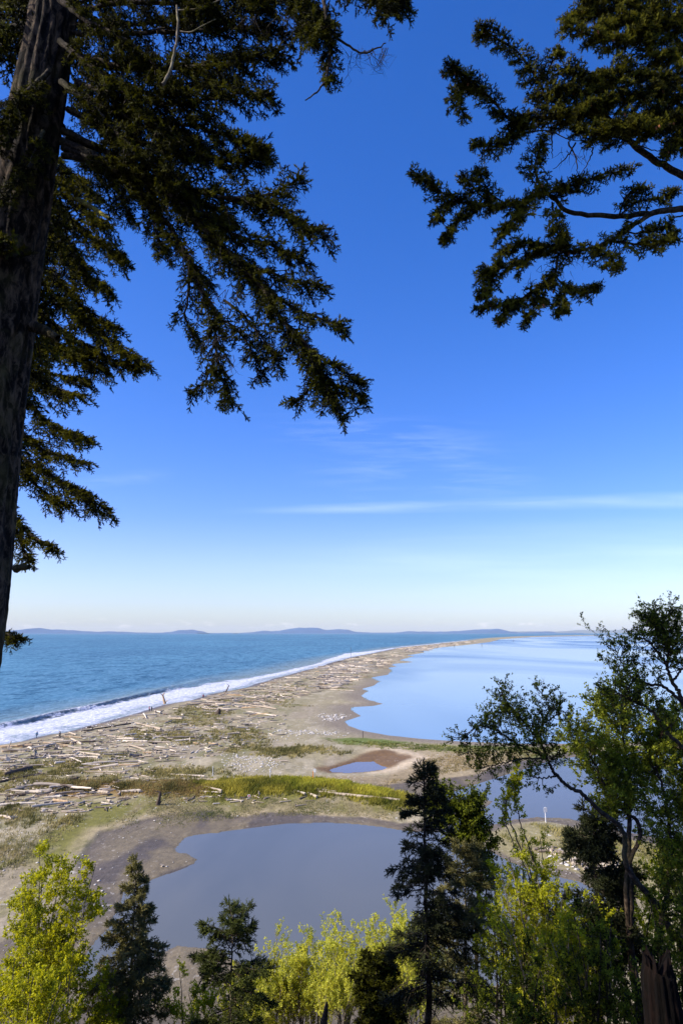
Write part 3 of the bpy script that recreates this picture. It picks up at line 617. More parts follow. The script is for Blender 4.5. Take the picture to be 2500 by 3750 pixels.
# ------------------------------------------------------------------ the great fir at the left
def make_left_fir():
    base = P(-160, 2320, 11.0); gz0 = float(height(np.array([base[0] - .3]), np.array([11.0]))[0])
    root = empty('douglas_fir', (base[0] - .3, 11.0, gz0), 0, 'huge dark-trunked fir at the left edge, long boughs hanging across the sky', 'tree')
    line = [(np.array([base[0] - .6, 11, gz0 - .5]), .95), (np.array([base[0] - .35, 11, gz0 + 4]), .72), (P(-150, 2320, 11), .66), (P(-80, 1700, 11), .62), (P(10, 1100, 11), .54), (P(100, 600, 11), .46), (P(203, 0, 11), .39), (P(300, -700, 11), .31), (P(380, -1700, 11), .18)]
    big_trunk('trunk', line, M_bark, root, 96, 420)
    T, B, Sp = Tubes(), Tubes(), Sprays(NT)
    LB = [  # photo path, depth at trunk, depth at tip, branchlet lengths, base radius
        ([(230, 520), (332, 566), (408, 612), (577, 679), (714, 801), (840, 928), (957, 1045), (1040, 1180), (1130, 1290), (1180, 1390), (1210, 1465)], 11, 9.6, (.35, .72, .42), .085),
        ([(840, 928), (960, 990), (1080, 1030), (1180, 1045)], 10.3, 9.8, (.35, .40, .18), .03),
        ([(957, 1045), (1080, 1130), (1180, 1170), (1250, 1192)], 10.1, 9.8, (.35, .42, .2), .03),
        ([(1040, 1180), (1150, 1290), (1240, 1350), (1320, 1392)], 9.9, 9.7, (.35, .42, .2), .03),
        ([(1130, 1300), (1200, 1390), (1270, 1430), (1325, 1452)], 9.8, 9.7, (.3, .35, .18), .025),
        ([(1160, 1390), (1120, 1440), (1085, 1470)], 9.7, 9.8, (.2, .25, .2), .02),
        ([(230, 570), (420, 610), (520, 700), (600, 800), (692, 948), (740, 1060), (790, 1160), (790, 1270), (805, 1370), (840, 1460)], 11, 10.2, (.3, .42, .3), .06),
        ([(790, 1160), (860, 1200), (920, 1280), (945, 1380)], 10.4, 10, (.2, .26, .2), .02),
        ([(790, 1300), (760, 1380), (705, 1440)], 10.3, 10.2, (.15, .2, .15), .02),
        ([(692, 948), (690, 1080), (680, 1180), (730, 1240)], 10.6, 10.8, (.25, .3, .25), .025),
        ([(577, 679), (560, 780), (580, 870), (600, 920)], 10.8, 10.6, (.25, .35, .22), .03),
        ([(820, 1100), (900, 1160), (960, 1240), (1020, 1330)], 10.2, 9.9, (.25, .34, .25), .025),
        ([(230, 480), (400, 560), (620, 700), (760, 860), (880, 980), (960, 1060)], 11, 11.6, (.4, .62, .4), .07),
        ([(230, 540), (500, 640), (800, 720), (1000, 770), (1180, 860)], 11, 9.4, (.4, .75, .28), .06),
        ([(800, 720), (950, 720), (1030, 690), (1095, 650)], 9.9, 9.5, (.35, .45, .22), .03),
        ([(700, 740), (860, 860), (1000, 900), (1110, 960)], 10.5, 10, (.4, .5, .25), .03),
        ([(250, 400), (450, 500), (700, 560), (850, 590), (960, 560)], 11, 10, (.45, .75, .3), .06),
        ([(260, 320), (450, 420), (700, 460), (850, 500), (958, 545)], 11, 9.6, (.4, .6, .25), .05),
        ([(280, 300), (450, 360), (650, 380), (830, 350), (985, 335)], 11, 9.2, (.45, .6, .3), .05),
        ([(270, 200), (500, 250), (750, 240), (900, 220), (1030, 195)], 11, 9.2, (.45, .6, .25), .05),
        ([(270, 120), (500, 120), (750, 110), (900, 100), (1030, 112)], 11, 9.4, (.45, .6, .28), .05),
        ([(270, 40), (450, 10), (700, 10), (850, -10), (1000, 10)], 11, 9.8, (.45, .65, .3), .05),
        ([(225, 300), (330, 380), (420, 480), (520, 560), (640, 640)], 10.6, 9.6, (.45, .6, .4), .06),
        ([(220, 150), (330, 240), (450, 330), (560, 440), (640, 540)], 10.6, 9.8, (.5, .65, .4), .06),
        ([(220, 0), (330, 80), (450, 140), (560, 230), (640, 330)], 10.6, 9.8, (.5, .65, .4), .06),
        ([(200, 430), (270, 500), (330, 560), (430, 700), (470, 790)], 11.4, 11.6, (.3, .36, .3), .05),
        ([(180, 260), (100, 330), (30, 420), (-60, 520)], 10.6, 9.8, (.4, .55, .4), .05),
        ([(150, 330), (60, 400), (-30, 500)], 10.5, 10, (.4, .55, .4), .05),
        ([(120, 100), (40, 150), (-60, 250)], 12, 12.4, (.4, .6, .4), .05),
        ([(160, 480), (130, 560), (60, 680), (-40, 760)], 10.5, 9.9, (.35, .45, .3), .04),
        ([(100, 0), (20, 20), (-80, 60)], 12, 12.4, (.5, .6, .4), .05),
        # high overhead boughs whose tips hang into the top of the frame
        ([(330, -500), (650, -330), (900, -160), (1060, -40), (1150, 50), (1180, 110)], 10.5, 8.2, (.6, .6, .32), .07),
        ([(330, -600), (800, -380), (1100, -200), (1300, -70), (1420, -10), (1450, 5)], 10.5, 8, (.6, .55, .22), .07),
        ([(900, -160), (1050, -60), (1110, 40), (1130, 130)], 9.4, 8.4, (.3, .35, .25), .03),
        ([(330, -420), (600, -250), (780, -120), (900, -30), (960, 10)], 10.5, 9, (.5, .5, .3), .06),
        ([(320, -300), (500, -180), (640, -60), (760, 20)], 10.5, 9.2, (.5, .6, .4), .06),
    ]
    for (pts, a, b_, sec, r0) in list(LB[12:14]) + list(LB[16:26]):     # a second layer behind, so the boughs close up
        z0 = pts[0]; kx = rs.uniform(.60, .85); ky = rs.uniform(-45, 45)
        LB.append(([(z0[0] + (x - z0[0]) * kx + rs.uniform(-15, 15), y - (y - z0[1]) * .08 + ky) for x, y in pts], a + .5, b_ + rs.uniform(1, 2.4), sec, r0 * .8))
    for q, (pts, a, b_, sec, r0) in enumerate(LB):
        fir_limb(T, Sp, B, px_path(pts, a, b_), r0, .010, tuple(v * .86 for v in sec), .105, .30, (.11, .21), .030, 100 + q, .10 if q > 0 else .16, .10, .075)
    # clean crooked twig hanging from the top boughs
    for pts, r0 in (([(1180, -20), (1197, 75), (1220, 126), (1266, 161), (1318, 192), (1364, 184), (1412, 158)], .028), ([(1208, 100), (1210, 180), (1203, 241), (1191, 298), (1150, 345), (1117, 367)], .026)):
        T.add(smooth_path(px_path(pts, 8.3, 8.3), 30, .006, rs), np.linspace(r0, .008, 30), 6)
    fir_limb(T, Sp, B, px_path([(1205, 110), (1212, 200), (1205, 290)], 8.3, 8.3), .02, .008, (.18, .22, .10), .09, .5, (.10, .18), .03, 555, .05, .1)
    for x, y, n in ((1390, 175, 7), (1290, 190, 4), (1364, 184, 4), (1200, 120, 7), (1040, 60, 8), (1120, 90, 8), (900, 60, 6), (700, 900, 6), (860, 1060, 7), (1060, 1280, 10), (820, 1300, 8), (780, 1230, 8), (1020, 1230, 8)):
        for z in range(n):
            p = P(x + rs.uniform(-35, 35), y, 8.4 if y < 300 else 10); d = nrm(np.array([rs.normal(0, .5), rs.normal(0, .4), -1])); l = rs.uniform(.2, .5)
            q = [p]
            for k in range(4): q.append(q[-1] + d * l / 4); d = nrm(d + rs.normal(0, .3, 3))
            B.add(q, np.linspace(.006, .0015, 5), 3)
            for k in (1, 2, 3): B.add([q[k], q[k] + nrm(d + rs.normal(0, .7, 3)) * .1, q[k] + nrm(d + rs.normal(0, .7, 3)) * .18], [.003, .002, .001], 3)
    # crown above and beside the frame that keeps the trunk in shade
    S2 = Sprays(NT2)
    for q in range(44):
        z = 28 + 15 * (q + rs.rand()) / 44; an = rs.uniform(0, 2 * math.pi)
        if z < 41 and math.cos(an) > -.25: an = rs.uniform(math.pi * .65, math.pi * 1.36)
        if 33.5 < z < 41 and abs(an - math.pi * 1.17) < .6: continue
        x0 = np.interp(z, [16, 26, 45], [base[0] - .2, base[0] + .2, base[0] + 1.6]); p0 = np.array([x0, 11, z]); l = rs.uniform(3.0, 4.8) * np.interp(z, [20, 36, 44], [.85, 1, .6])
        d = np.array([math.cos(an), math.sin(an), .1]); fir_limb(T, S2, B, [p0, p0 + d * l * .5, p0 + d * l - UP * l * .22], .06, .01, (.7, .8, .4), .30, .35, (.30, .46), .075, 900 + q, .05, 0, .16)
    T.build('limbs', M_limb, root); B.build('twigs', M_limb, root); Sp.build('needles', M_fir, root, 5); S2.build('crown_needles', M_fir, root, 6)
    # broken stubs on the trunk
    st = Tubes(); st2 = Tubes(); st.add(px_path([(60, 2084), (70, 2078), (108, 2077)], 11, 10.9), [.07, .05, .04], 8); st2.add(px_path([(120, 1195), (170, 1212), (213, 1238)], 11, 10.7), [.10, .085, .05], 8)
    st.build('broken_stub', M_bark, root); st2.build('broken_stub', M_bark, root)
    ms = Tubes(); ms.add(smooth_path(px_path([(285, 730), (330, 755), (370, 780), (402, 802)], 11.2, 10.9), 12), np.linspace(.05, .03, 12), 8)
    o = ms.build('mossy_stub', bark_mat('moss', (.12, .10, .03), (.42, .38, .06), (14, 14, 14), .4, .01), root); tag(o, 'short snapped limb coated in yellow moss')
    # a pale dead stick arching in the upper boughs
    ds_ = Tubes(); ds_.add(smooth_path(px_path([(648, 20), (652, 90), (640, 190), (622, 260), (595, 310)], 9.3, 9.3), 20, .004, rs), np.linspace(.018, .03, 20), 6)
    ds_.add(smooth_path(px_path([(650, 38), (720, 33), (770, 15), (820, -8)], 9.3, 9.2), 12), np.linspace(.016, .008, 12), 5); ds_.add(smooth_path(px_path([(660, 115), (700, 117), (740, 95), (790, 70)], 9.3, 9.2), 12), np.linspace(.014, .007, 12), 5)
    ds_.build('dead_stick', M_grey, root)
    return root
make_left_fir()

def make_behind_fir():
    x0, y0 = -9.8, 17.0; gz0 = float(height(np.array([x0]), np.array([y0]))[0])
    root = empty('fir_tree', (x0, y0, gz0), 0, 'second fir behind the huge left trunk, with tiers of drooping green boughs', 'tree')
    big_trunk('trunk', [(np.array([x0, y0, gz0 - .5]), .5), (np.array([x0 + .1, y0, 26]), .36), (np.array([x0 + .5, y0, 36]), .2), (np.array([x0 + .7, y0, 43]), .06)], M_bark, root, 40, 120, .03)
    T, B, Sp = Tubes(), Tubes(), Sprays(NT)
    LB = [([(40, 560), (150, 680), (260, 800), (380, 900), (452, 945)], (.7, .75, .3)), ([(20, 700), (150, 850), (250, 950), (330, 1010), (395, 1070)], (.7, .7, .3)), ([(10, 820), (130, 950), (230, 1050), (330, 1150), (418, 1195)], (.7, .75, .3)),
          ([(0, 900), (130, 1010), (250, 1130), (400, 1250), (540, 1335)], (.6, .75, .25)), ([(0, 1000), (120, 1120), (260, 1230), (400, 1310), (500, 1345)], (.6, .6, .22)), ([(60, 600), (180, 640), (260, 700), (330, 790), (400, 830)], (.6, .65, .3)),
          ([(60, 480), (180, 560), (280, 650), (350, 720)], (.5, .6, .3)), ([(0, 1300), (90, 1370), (200, 1372), (311, 1392)], (.5, .6, .3)), ([(0, 1340), (90, 1400), (200, 1420), (300, 1448)], (.5, .55, .25)),
          ([(-20, 1380), (80, 1450), (170, 1540), (250, 1585), (321, 1605)], (.5, .6, .25)), ([(-20, 1480), (70, 1580), (170, 1650), (306, 1693)], (.5, .6, .25)), ([(-20, 1560), (60, 1660), (200, 1750), (300, 1800), (399, 1881)], (.5, .7, .25)),
          ([(-20, 1620), (60, 1700), (160, 1800), (240, 1850)], (.5, .5, .25)), ([(-20, 1780), (40, 1870), (100, 1950), (207, 2008)], (.35, .35, .2)), ([(-20, 1850), (40, 1920), (80, 1990), (104, 2056)], (.3, .3, .2)), ([(-80, 2290), (-20, 2310), (40, 2330), (64, 2338)], (.3, .3, .22)),
          ([(-60, 1200), (100, 1250), (220, 1290), (330, 1300)], (.5, .5, .3)), ([(0, 1150), (150, 1220), (280, 1300), (380, 1350)], (.5, .5, .3)), ([(30, 500), (140, 760), (220, 880), (300, 960)], (.6, .7, .4))]
    for q, (pts, sec) in enumerate(LB):
        fir_limb(T, Sp, B, px_path(pts, 17, 15.6 + .8 * rs.rand()), .07, .012, sec, .115, .45, (.15, .27), .038, 300 + q, .08, .08, .085)
    S2 = Sprays(NT2)
    for q in range(26):
        z = rs.uniform(29, 41); an = rs.uniform(math.pi * .6, math.pi * 1.25); p0 = np.array([x0 + .2, y0, z]); l = rs.uniform(2, 3.2) * np.interp(z, [16, 41], [1, .4]); d = np.array([math.cos(an), math.sin(an), 0])
        fir_limb(T, S2, B, [p0, p0 + d * l * .5, p0 + d * l - UP * l * .3], .05, .01, (.6, .6, .3), .3, .4, (.3, .4), .07, 700 + q, .05, 0, .16)
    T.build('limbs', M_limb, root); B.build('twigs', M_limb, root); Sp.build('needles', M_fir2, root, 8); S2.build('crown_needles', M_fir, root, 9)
make_behind_fir()

def make_right_fir():
    x0, y0 = 8.9, 14.0; gz0 = float(height(np.array([x0]), np.array([y0]))[0])
    root = empty('spruce_tree', (x0, y0, gz0), 0, 'tall cone-bearing conifer whose crooked boughs reach in from the right edge across the sky', 'tree')
    big_trunk('trunk', [(np.array([x0, y0, gz0 - .5]), .45), (np.array([x0 - .1, y0, 28]), .34), (np.array([x0 + .1, y0, 38]), .2), (np.array([x0, y0, 44]), .05)], M_bark, root, 40, 120, .03)
    T, B, Sp, Cn = Tubes(), Tubes(), Sprays(NT), Sprays(CT)
    A = [
        ([(2760, 800), (2500, 644), (2393, 587), (2316, 529), (2284, 497), (2208, 425), (2130, 425), (2055, 427), (1946, 434), (1870, 440), (1787, 351), (1710, 287), (1650, 245)], (0, .42, .22), .085, .40),
        ([(2208, 425), (2100, 410), (2010, 363), (1972, 300), (1908, 204), (1819, 140), (1765, 118)], (.3, .40, .22), .04, .1),
        ([(1946, 434), (1900, 480), (1830, 530), (1745, 530)], (.2, .3, .2), .03, .1),
        ([(2010, 363), (2000, 280), (2030, 210), (2045, 195)], (.2, .22, .12), .02, .2),
        ([(1790, 352), (1760, 330), (1700, 330), (1670, 350), (1700, 420)], (.2, .26, .2), .02, .1),
        ([(2760, 760), (2500, 765), (2380, 781), (2265, 791), (2087, 778), (1997, 708), (1895, 746), (1755, 753), (1628, 714), (1530, 640)], (0, .32, .24), .08, .52),
        ([(1755, 753), (1700, 790), (1650, 840), (1630, 870)], (.25, .28, .16), .02, .05), ([(1660, 725), (1620, 760), (1600, 800)], (.2, .2, .14), .02, .05), ([(1800, 750), (1740, 700), (1700, 650)], (.2, .22, .14), .02, .05), ([(1850, 750), (1780, 690), (1755, 630)], (.2, .2, .12), .02, .1),
        ([(1997, 708), (1960, 640), (1960, 580), (1990, 510)], (.28, .28, .15), .03, .05), ([(1997, 708), (2060, 690), (2140, 660), (2290, 620)], (.3, .34, .2), .03, .05), ([(1960, 740), (1890, 800), (1840, 860)], (.3, .32, .2), .02, .05), ([(2020, 740), (2040, 820), (2060, 880)], (.25, .25, .2), .02, .05),
        ([(2265, 791), (2330, 740), (2400, 730), (2460, 700)], (.25, .28, .15), .02, .1), ([(2265, 791), (2290, 720), (2340, 690)], (.2, .22, .14), .02, .1),
        ([(2380, 785), (2310, 830), (2233, 880), (2093, 925), (2010, 899), (1908, 893), (1840, 920)], (.15, .32, .2), .05, .12),
        ([(2093, 925), (2042, 931), (2029, 1008), (1972, 1052), (1857, 1116), (1768, 1129)], (.15, .30, .18), .035, .3),
        ([(2029, 1008), (2074, 1052), (2120, 1060), (2180, 1042)], (.26, .32, .14), .02, .1), ([(1972, 1052), (1965, 1110), (1920, 1170)], (.26, .28, .14), .02, .05), ([(2074, 1052), (2060, 1100), (2050, 1140)], (.2, .22, .12), .02, .05),
        ([(2010, 899), (1915, 957), (1830, 985), (1768, 1001)], (.24, .34, .2), .025, .05), ([(1830, 985), (1790, 1040), (1770, 1080)], (.2, .25, .15), .02, .05), ([(1900, 1090), (1870, 1130), (1830, 1165)], (.2, .2, .12), .02, .05),
        ([(2233, 880), (2316, 893), (2400, 890), (2455, 865)], (.3, .38, .2), .03, .05), ([(2180, 900), (2230, 940), (2260, 970)], (.26, .30, .2), .02, .05), ([(2300, 850), (2380, 850), (2440, 830)], (.25, .3, .2), .02, .05),
        # dense top right
        ([(2740, 400), (2500, 220), (2393, 210), (2348, 128), (2233, 147), (2074, 96)], (.4, .45, .22), .06, .15), ([(2740, 200), (2500, 90), (2350, 50), (2200, 40), (2085, 60)], (.5, .5, .25), .06, .1), ([(2740, 420), (2520, 300), (2400, 290), (2280, 260), (2160, 290), (2080, 250)], (.5, .5, .22), .06, .1),
        ([(2740, 540), (2520, 400), (2400, 350), (2250, 370), (2120, 400)], (.5, .5, .3), .06, .1), ([(2740, 600), (2500, 450), (2380, 430), (2290, 450), (2200, 470)], (.5, .5, .3), .06, .1), ([(2740, 100), (2550, 0), (2400, -20), (2250, -30), (2140, 0)], (.5, .5, .25), .06, .1),
        ([(2740, 500), (2560, 500), (2480, 450), (2400, 470), (2320, 460)], (.4, .4, .3), .05, .1), ([(2740, 320), (2520, 180), (2420, 100), (2300, 80), (2190, 110)], (.5, .5, .3), .05, .1), ([(2300, 520), (2250, 500), (2180, 500), (2110, 470)], (.3, .35, .25), .03, .05), ([(2740, 650), (2580, 560), (2480, 520), (2440, 560)], (.3, .3, .2), .04, .1), ([(2330, 300), (2220, 330), (2120, 340), (2040, 330)], (.4, .4, .25), .04, .1)]
    for q, (pts, sec, r0, st) in enumerate(A):
        fir_limb(T, Sp, B, px_path(pts, 14, 12.6 + rs.rand() * .8) if pts[0][0] > 2700 else px_path(pts, 13.3, 12.9), r0, .012, sec, .088, .18, (.11, .20), .040, 400 + q, st, .06, .07, Cn)
    for pts in ([(2106, 523), (2070, 580), (2023, 619)], [(2170, 540), (2160, 580), (2110, 660)], [(2080, 520), (2110, 590), (2108, 650)], [(2020, 490), (2020, 540), (2022, 580)], [(2300, 520), (2380, 545), (2440, 560)], [(1900, 485), (2000, 480), (2080, 510), (2170, 515)], [(2500, 790), (2460, 800), (2440, 840)]):
        T.add(smooth_path(px_path(pts, 13.2, 13.1), 14, .01, rs), np.linspace(.02, .006, 14), 5)
    for z in range(110):
        c = [(2010, 400), (2110, 560), (2090, 940), (2040, 980), (1990, 1030), (1930, 450)][z % 6]; p = P(c[0] + rs.uniform(-60, 60), c[1] + rs.uniform(-25, 25), 13.1); d = nrm(rs.normal(0, 1, 3) + np.array([0, 0, -.5])); q = [p]
        for k in range(4): q.append(q[-1] + d * rs.uniform(.04, .11)); d = nrm(d + rs.normal(0, .3, 3))
        B.add(q, np.linspace(.006, .0015, 5), 3)
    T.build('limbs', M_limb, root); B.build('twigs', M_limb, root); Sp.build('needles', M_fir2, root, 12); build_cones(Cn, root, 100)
make_right_fir()

# ------------------------------------------------------------------ whole conifers rising from the bluff
def spruce(name, tip, dist, label, mat, crown_h, w_at, seed, step=.30, barez=None, cones=False, lean=0.0, shl=(.22, .38), shw=.050, group=None, open_=1.0, rot=.0, tiltup=.25):
    r = np.random.RandomState(seed); tp = P(tip[0], tip[1], dist); x0, y0 = tp[0] - lean, dist
    gz0 = float(height(np.array([x0]), np.array([y0]))[0]); ht = tp[2] - gz0
    root = empty(name, (x0, y0, gz0), 0, label, 'tree', group)
    T, B, Sp, Cn = Tubes(), Tubes(), Sprays(NT2 if dist > 26 else NT), Sprays(CT)
    tr = Tubes(); pts = smooth_path([np.array([x0, y0, gz0 - .4]), np.array([x0 + lean * .3, y0, gz0 + ht * .5]), tp], 40, .015, r); tr.add(pts, np.linspace(.022 * ht * .55, .012, 40), 10)
    zt = 0.0; k = 0
    while zt < crown_h:
        zt += step * (.7 + .6 * r.rand()) * (0.6 + .4 * min(1, zt / 2)); n = r.randint(3, 6)
        for j in range(n):
            an = r.uniform(0, 2 * math.pi); w = np.interp(zt, [a for a, b in w_at], [b for a, b in w_at]) * (.65 + .45 * r.rand())
            z = tp[2] - zt + r.uniform(-.12, .12); f = (z - gz0) / ht; p0 = np.array([x0 + lean * f, y0, z]); d = np.array([math.cos(an), math.sin(an), 0])
            tu = np.interp(zt, [0, .8, 3, 6], [1.0, .45, 0, -.15]); p1 = p0 + d * w * .5 + UP * w * (tu * .5 - .06); p2 = p0 + d * w + UP * w * (tu * .9 - .22 + tiltup * .3)
            if barez and zt > barez and r.rand() < .5:
                T.add(smooth_path([p0, p1, p2 - UP * .2 * w], 8, .02, r), np.linspace(.018, .004, 8), 4)
                for q in range(10):
                    u = r.rand(); pz = p0 + (p2 - p0) * u; B.add([pz, pz + nrm(r.normal(0, 1, 3) - UP) * .12, pz + nrm(r.normal(0, 1, 3) - UP * 2) * .3], [.005, .003, .002], 3)
                continue
            fir_limb(T, Sp, B, [p0, p1, p2], .012 + .010 * w, .006, (.10 + .20 * w, .16 + .16 * w, .14), .14 / open_, .35, shl, shw, seed * 977 + k, .08, .03, .11, Cn if cones else None); k += 1
    for q in range(10):
        u = q / 10 * .5; Sp.add(tp - UP * u, nrm(UP * 1.2 + r.normal(0, .6, 3)), shl[1] * (.6 + u * .5), shw * .8)
    Sp.add(tp - UP * .1, UP + r.normal(0, .06, 3), shl[1], shw * .7)
    tr.build('trunk', M_limb if mat is M_blk else M_grey, root); T.build('branches', M_limb, root); B.build('twigs', M_limb, root); Sp.build('needles', mat, root, seed)
    if cones: build_cones(Cn, root, 80)
    return root
spruce('spruce_tree', (1550, 2795), 21, 'tall black-green spruce with a pointed top standing before the lagoon, right of centre', M_blk, 9.0, [(0, .05), (.5, .22), (1, .48), (1.7, .75), (2.7, 1.0), (5, 1.15), (9, 1.1)], 31, .245, 4.9, False, 0, (.18, .30), .036, None, .80)
spruce('spruce_tree', (500, 3140), 25, 'small olive spruce with brown cones beside the lagoon, in the lower left', M_spruce, 7.5, [(0, .05), (.6, .16), (1.2, .42), (2.0, .75), (3.0, 1.1), (4.5, 1.45), (8, 1.7)], 32, .22, 5.2, True, 0, (.14, .25), .040)
spruce('fir_tree', (852, 3352), 24, 'short dark fir with a blunt top between the coned spruce and yellow-green alders', leaf_mat('green_fir_needles', (.018, .028, .008), (.11, .13, .022), .2), 5, [(0, .35), (.3, .75), (.8, .95), (1.6, 1.15), (2.5, 1.25), (5, 1.3)], 33, .32, 3.2, False, 0, (.2, .32), .038, None, .75)
spruce('fir_tree', (1375, 3500), 27, 'low dark fir at the bottom edge, in front of the yellow-green alders', M_fir, 3.2, [(0, .3), (.5, .6), (1.2, .9), (4, 1.1)], 34, .30, None, False, -.4, (.2, .34), .055)
spruce('fir_tree', (2170, 2960), 19, 'slender dark fir with flat ragged tiers among the willows at the lower right', M_blk, 7, [(0, .2), (.8, .55), (2, 1.05), (3, 1.3), (6, 1.4)], 35, .36, 4.2, False, .2, (.2, .34), .05)
spruce('spruce_tree', (1700, 3090), 23, 'mossy spruce with pale twigs crowding the tall black-green spruce from the right', M_spruce, 7, [(0, .25), (1, .7), (2.4, 1.05), (4, 1.5), (7, 1.8)], 36, .28, 2.8, False, .2, (.16, .28), .042)

# ------------------------------------------------------------------ broadleaf trees
def grow(B, Sp, p, d, l, r0, lev, rn, leaf, maxl, up=.18, spread=.7, kids=4, leafp=1.0):
    m = 6; q = [p]; dd = d
    for i in range(m - 1): q.append(q[-1] + dd * l / (m - 1)); dd = nrm(dd + rn.normal(0, .16, 3) + UP * up * .25)
    q = np.array(q); B.add(q, np.linspace(r0, r0 * .45, m), 5 if lev < 2 else 3)
    if lev >= maxl - 1:
        n = max(2, int(l / leaf[2]))
        for i in range(n):
            if rn.rand() > leafp: continue
            u = .2 + .8 * (i + rn.rand()) / n; fq = min(u, .999) * (m - 1); j = int(fq); pz = q[j] + (q[j + 1] - q[j]) * (fq - j)
            s = leaf[0] * (.7 + .6 * rn.rand()); Sp.add(pz, nrm(dd * .5 + rn.normal(0, .7, 3)), s, s * leaf[1])
    if lev >= maxl: return
    for i in range(kids):
        u = .28 + .72 * (i + rn.rand() * .8) / kids; fq = min(u, .999) * (m - 1); j = int(fq); pz = q[j] + (q[j + 1] - q[j]) * (fq - j)
        ax = nrm(np.cross(dd, rn.normal(0, 1, 3))); nd = nrm(dd + ax * spread * (.7 + .7 * rn.rand()) + UP * up)
        grow(B, Sp, pz, nd, l * (.60 + .25 * rn.rand()), r0 * .5, lev + 1, rn, leaf, maxl, up, spread, kids, leafp)
def broad(name, top, dist, hgt, label, mat, bark, seed, nst=4, leaf=(.16, .9, .10), spread=.7, width=1.0, group=None, maxl=3, kids=4, r0=.05, up=.2, leafp=1.0, cat='tree', lean=(0, 0)):
    rn = np.random.RandomState(seed); tp = P(top[0], top[1], dist); x0, y0 = tp[0], dist
    gz0 = float(height(np.array([x0]), np.array([y0]))[0]); ht = tp[2] - gz0; cb = tp[2] - hgt
    root = empty(name, (x0, y0, gz0), 0, label, cat, group); St, B, Sp = Tubes(), Tubes(), Sprays(LT)
    for i in range(nst):
        a = rn.uniform(0, 2 * math.pi); off = np.array([math.cos(a), math.sin(a), 0]) * width * (.2 + .8 * (i / max(1, nst - 1)))
        s0 = np.array([x0, y0, gz0 - .2]) + off * .15; e = np.array([x0, y0, cb]) + off * .6 + np.array([lean[0], lean[1], 0])
        pts = smooth_path([s0, (s0 + e) / 2 + rn.normal(0, .12, 3), e], 12, .02, rn); St.add(pts, np.linspace(r0 * 1.5, r0, 12), 8)
        top_h = hgt * (1.0 if i == 0 else rn.uniform(.7, .98)); d = nrm(np.array([off[0] * .25, off[1] * .25, 1.0]))
        q = [e]; dd = d; m = 9
        for k in range(m): q.append(q[-1] + dd * top_h / m); dd = nrm(dd + rn.normal(0, .09, 3) * np.array([1, 1, .3]) + UP * .1)
        q = np.array(q); q[:, 2] = e[2] + (q[:, 2] - e[2]) * top_h / (q[-1, 2] - e[2]); St.add(q, np.linspace(r0, .008, m + 1), 7)
        nb = int(hgt * 3.2)
        for k in range(nb):
            u = (k + rn.rand()) / nb; fq = u * m; j = min(int(fq), m - 1); pz = q[j] + (q[j + 1] - q[j]) * (fq - j); a = rn.uniform(0, 2 * math.pi)
            nd = nrm(np.array([math.cos(a), math.sin(a), .35 + up])); l = width * (1.15 - .75 * u) * rn.uniform(.5, 1.0)
            grow(B, Sp, pz, nd, l, r0 * .35 * (1.1 - u * .7), 1, rn, leaf, maxl, up, spread, kids, leafp)
    St.build('trunk', bark, root); B.build('branches', bark, root); Sp.build('leaves', mat, root, seed); return root
broad('alder_tree', (150, 3125), 23, 5.0, 'bushy sunlit green alder filling the lower left corner', M_alder, M_grey, 41, 5, (.080, .95, .075), .95, 1.15, leafp=.8, kids=4, maxl=3, r0=.045)
broad('alder_tree', (90, 3290), 21, 4.6, 'yellow-green alder at the very left edge below the sandy flat', M_alder, M_grey, 42, 3, (.075, .95, .07), .9, 1.0, leafp=.8, kids=4, maxl=3, r0=.04)
broad('alder_tree', (230, 3490), 20.5, 2.6, 'leafy alder low in front of the bushy corner alder, left of the small coned spruce', M_alder, M_grey, 43, 3, (.075, .95, .07), .8, .6, leafp=.8, kids=4, maxl=3, r0=.03)
AL = [((1452, 3330), 37, 5.2, 'tallest pale yellow-green alder, touching the left side of the tall black-green spruce'), ((1272, 3345), 38, 4.8, 'yellow-green alder with a single high shoot in the middle of the row'), ((1160, 3420), 36, 4.2, 'round-headed yellow-green alder, left of the middle of the row'),
      ((1095, 3450), 37, 4.0, 'yellow-green alder second from the left end of the row'), ((1010, 3475), 36, 3.8, 'yellow-green alder at the left end of the row beside the short dark fir'), ((1370, 3385), 36, 4.6, 'yellow-green alder between the high-shoot one and the tallest one'), ((1520, 3360), 39, 5, 'sparse yellow-green alder partly hidden behind the tall black-green spruce'),
      ((960, 3540), 35, 3.4, 'low yellow-green alder just behind the short dark fir')]
AL += [((1440, 3440), 34, 3.6, 'low pale alder in front of the tallest one, beside the low dark fir'), ((1230, 3480), 34, 3.4, 'low pale alder in front of the high-shoot one')]
for q, (tpx, dd_, hh_, lb) in enumerate(AL):
    broad('young_alder', tpx, dd_, hh_, lb, M_young, M_grey, 50 + q, 7, (.08, .95, .085), .65, 1.25, 'row of young alders at the lagoon edge', 3, 3, .035, .45, .62)
for q, (tpx, dd_, hh_, lb, wd) in enumerate([((690, 3540), 26, 2.4, 'small green alder bush filling the gap between the coned spruce and the short dark fir', .9), ((400, 3560), 24, 2.2, 'green alder bush at the bottom edge just left of the coned spruce', .8), ((860, 3600), 27, 2.0, 'low green alder bush behind the foot of the short dark fir', .9), ((120, 3560), 19, 2.0, 'green alder bush in the bottom left corner', .9)]):
    broad('alder_bush', tpx, dd_, hh_, lb, M_alder, M_grey, 120 + q, 4, (.075, .95, .07), .8, wd, 'green bushes along the bottom edge', 3, 3, .03, .3, .8, 'bush')
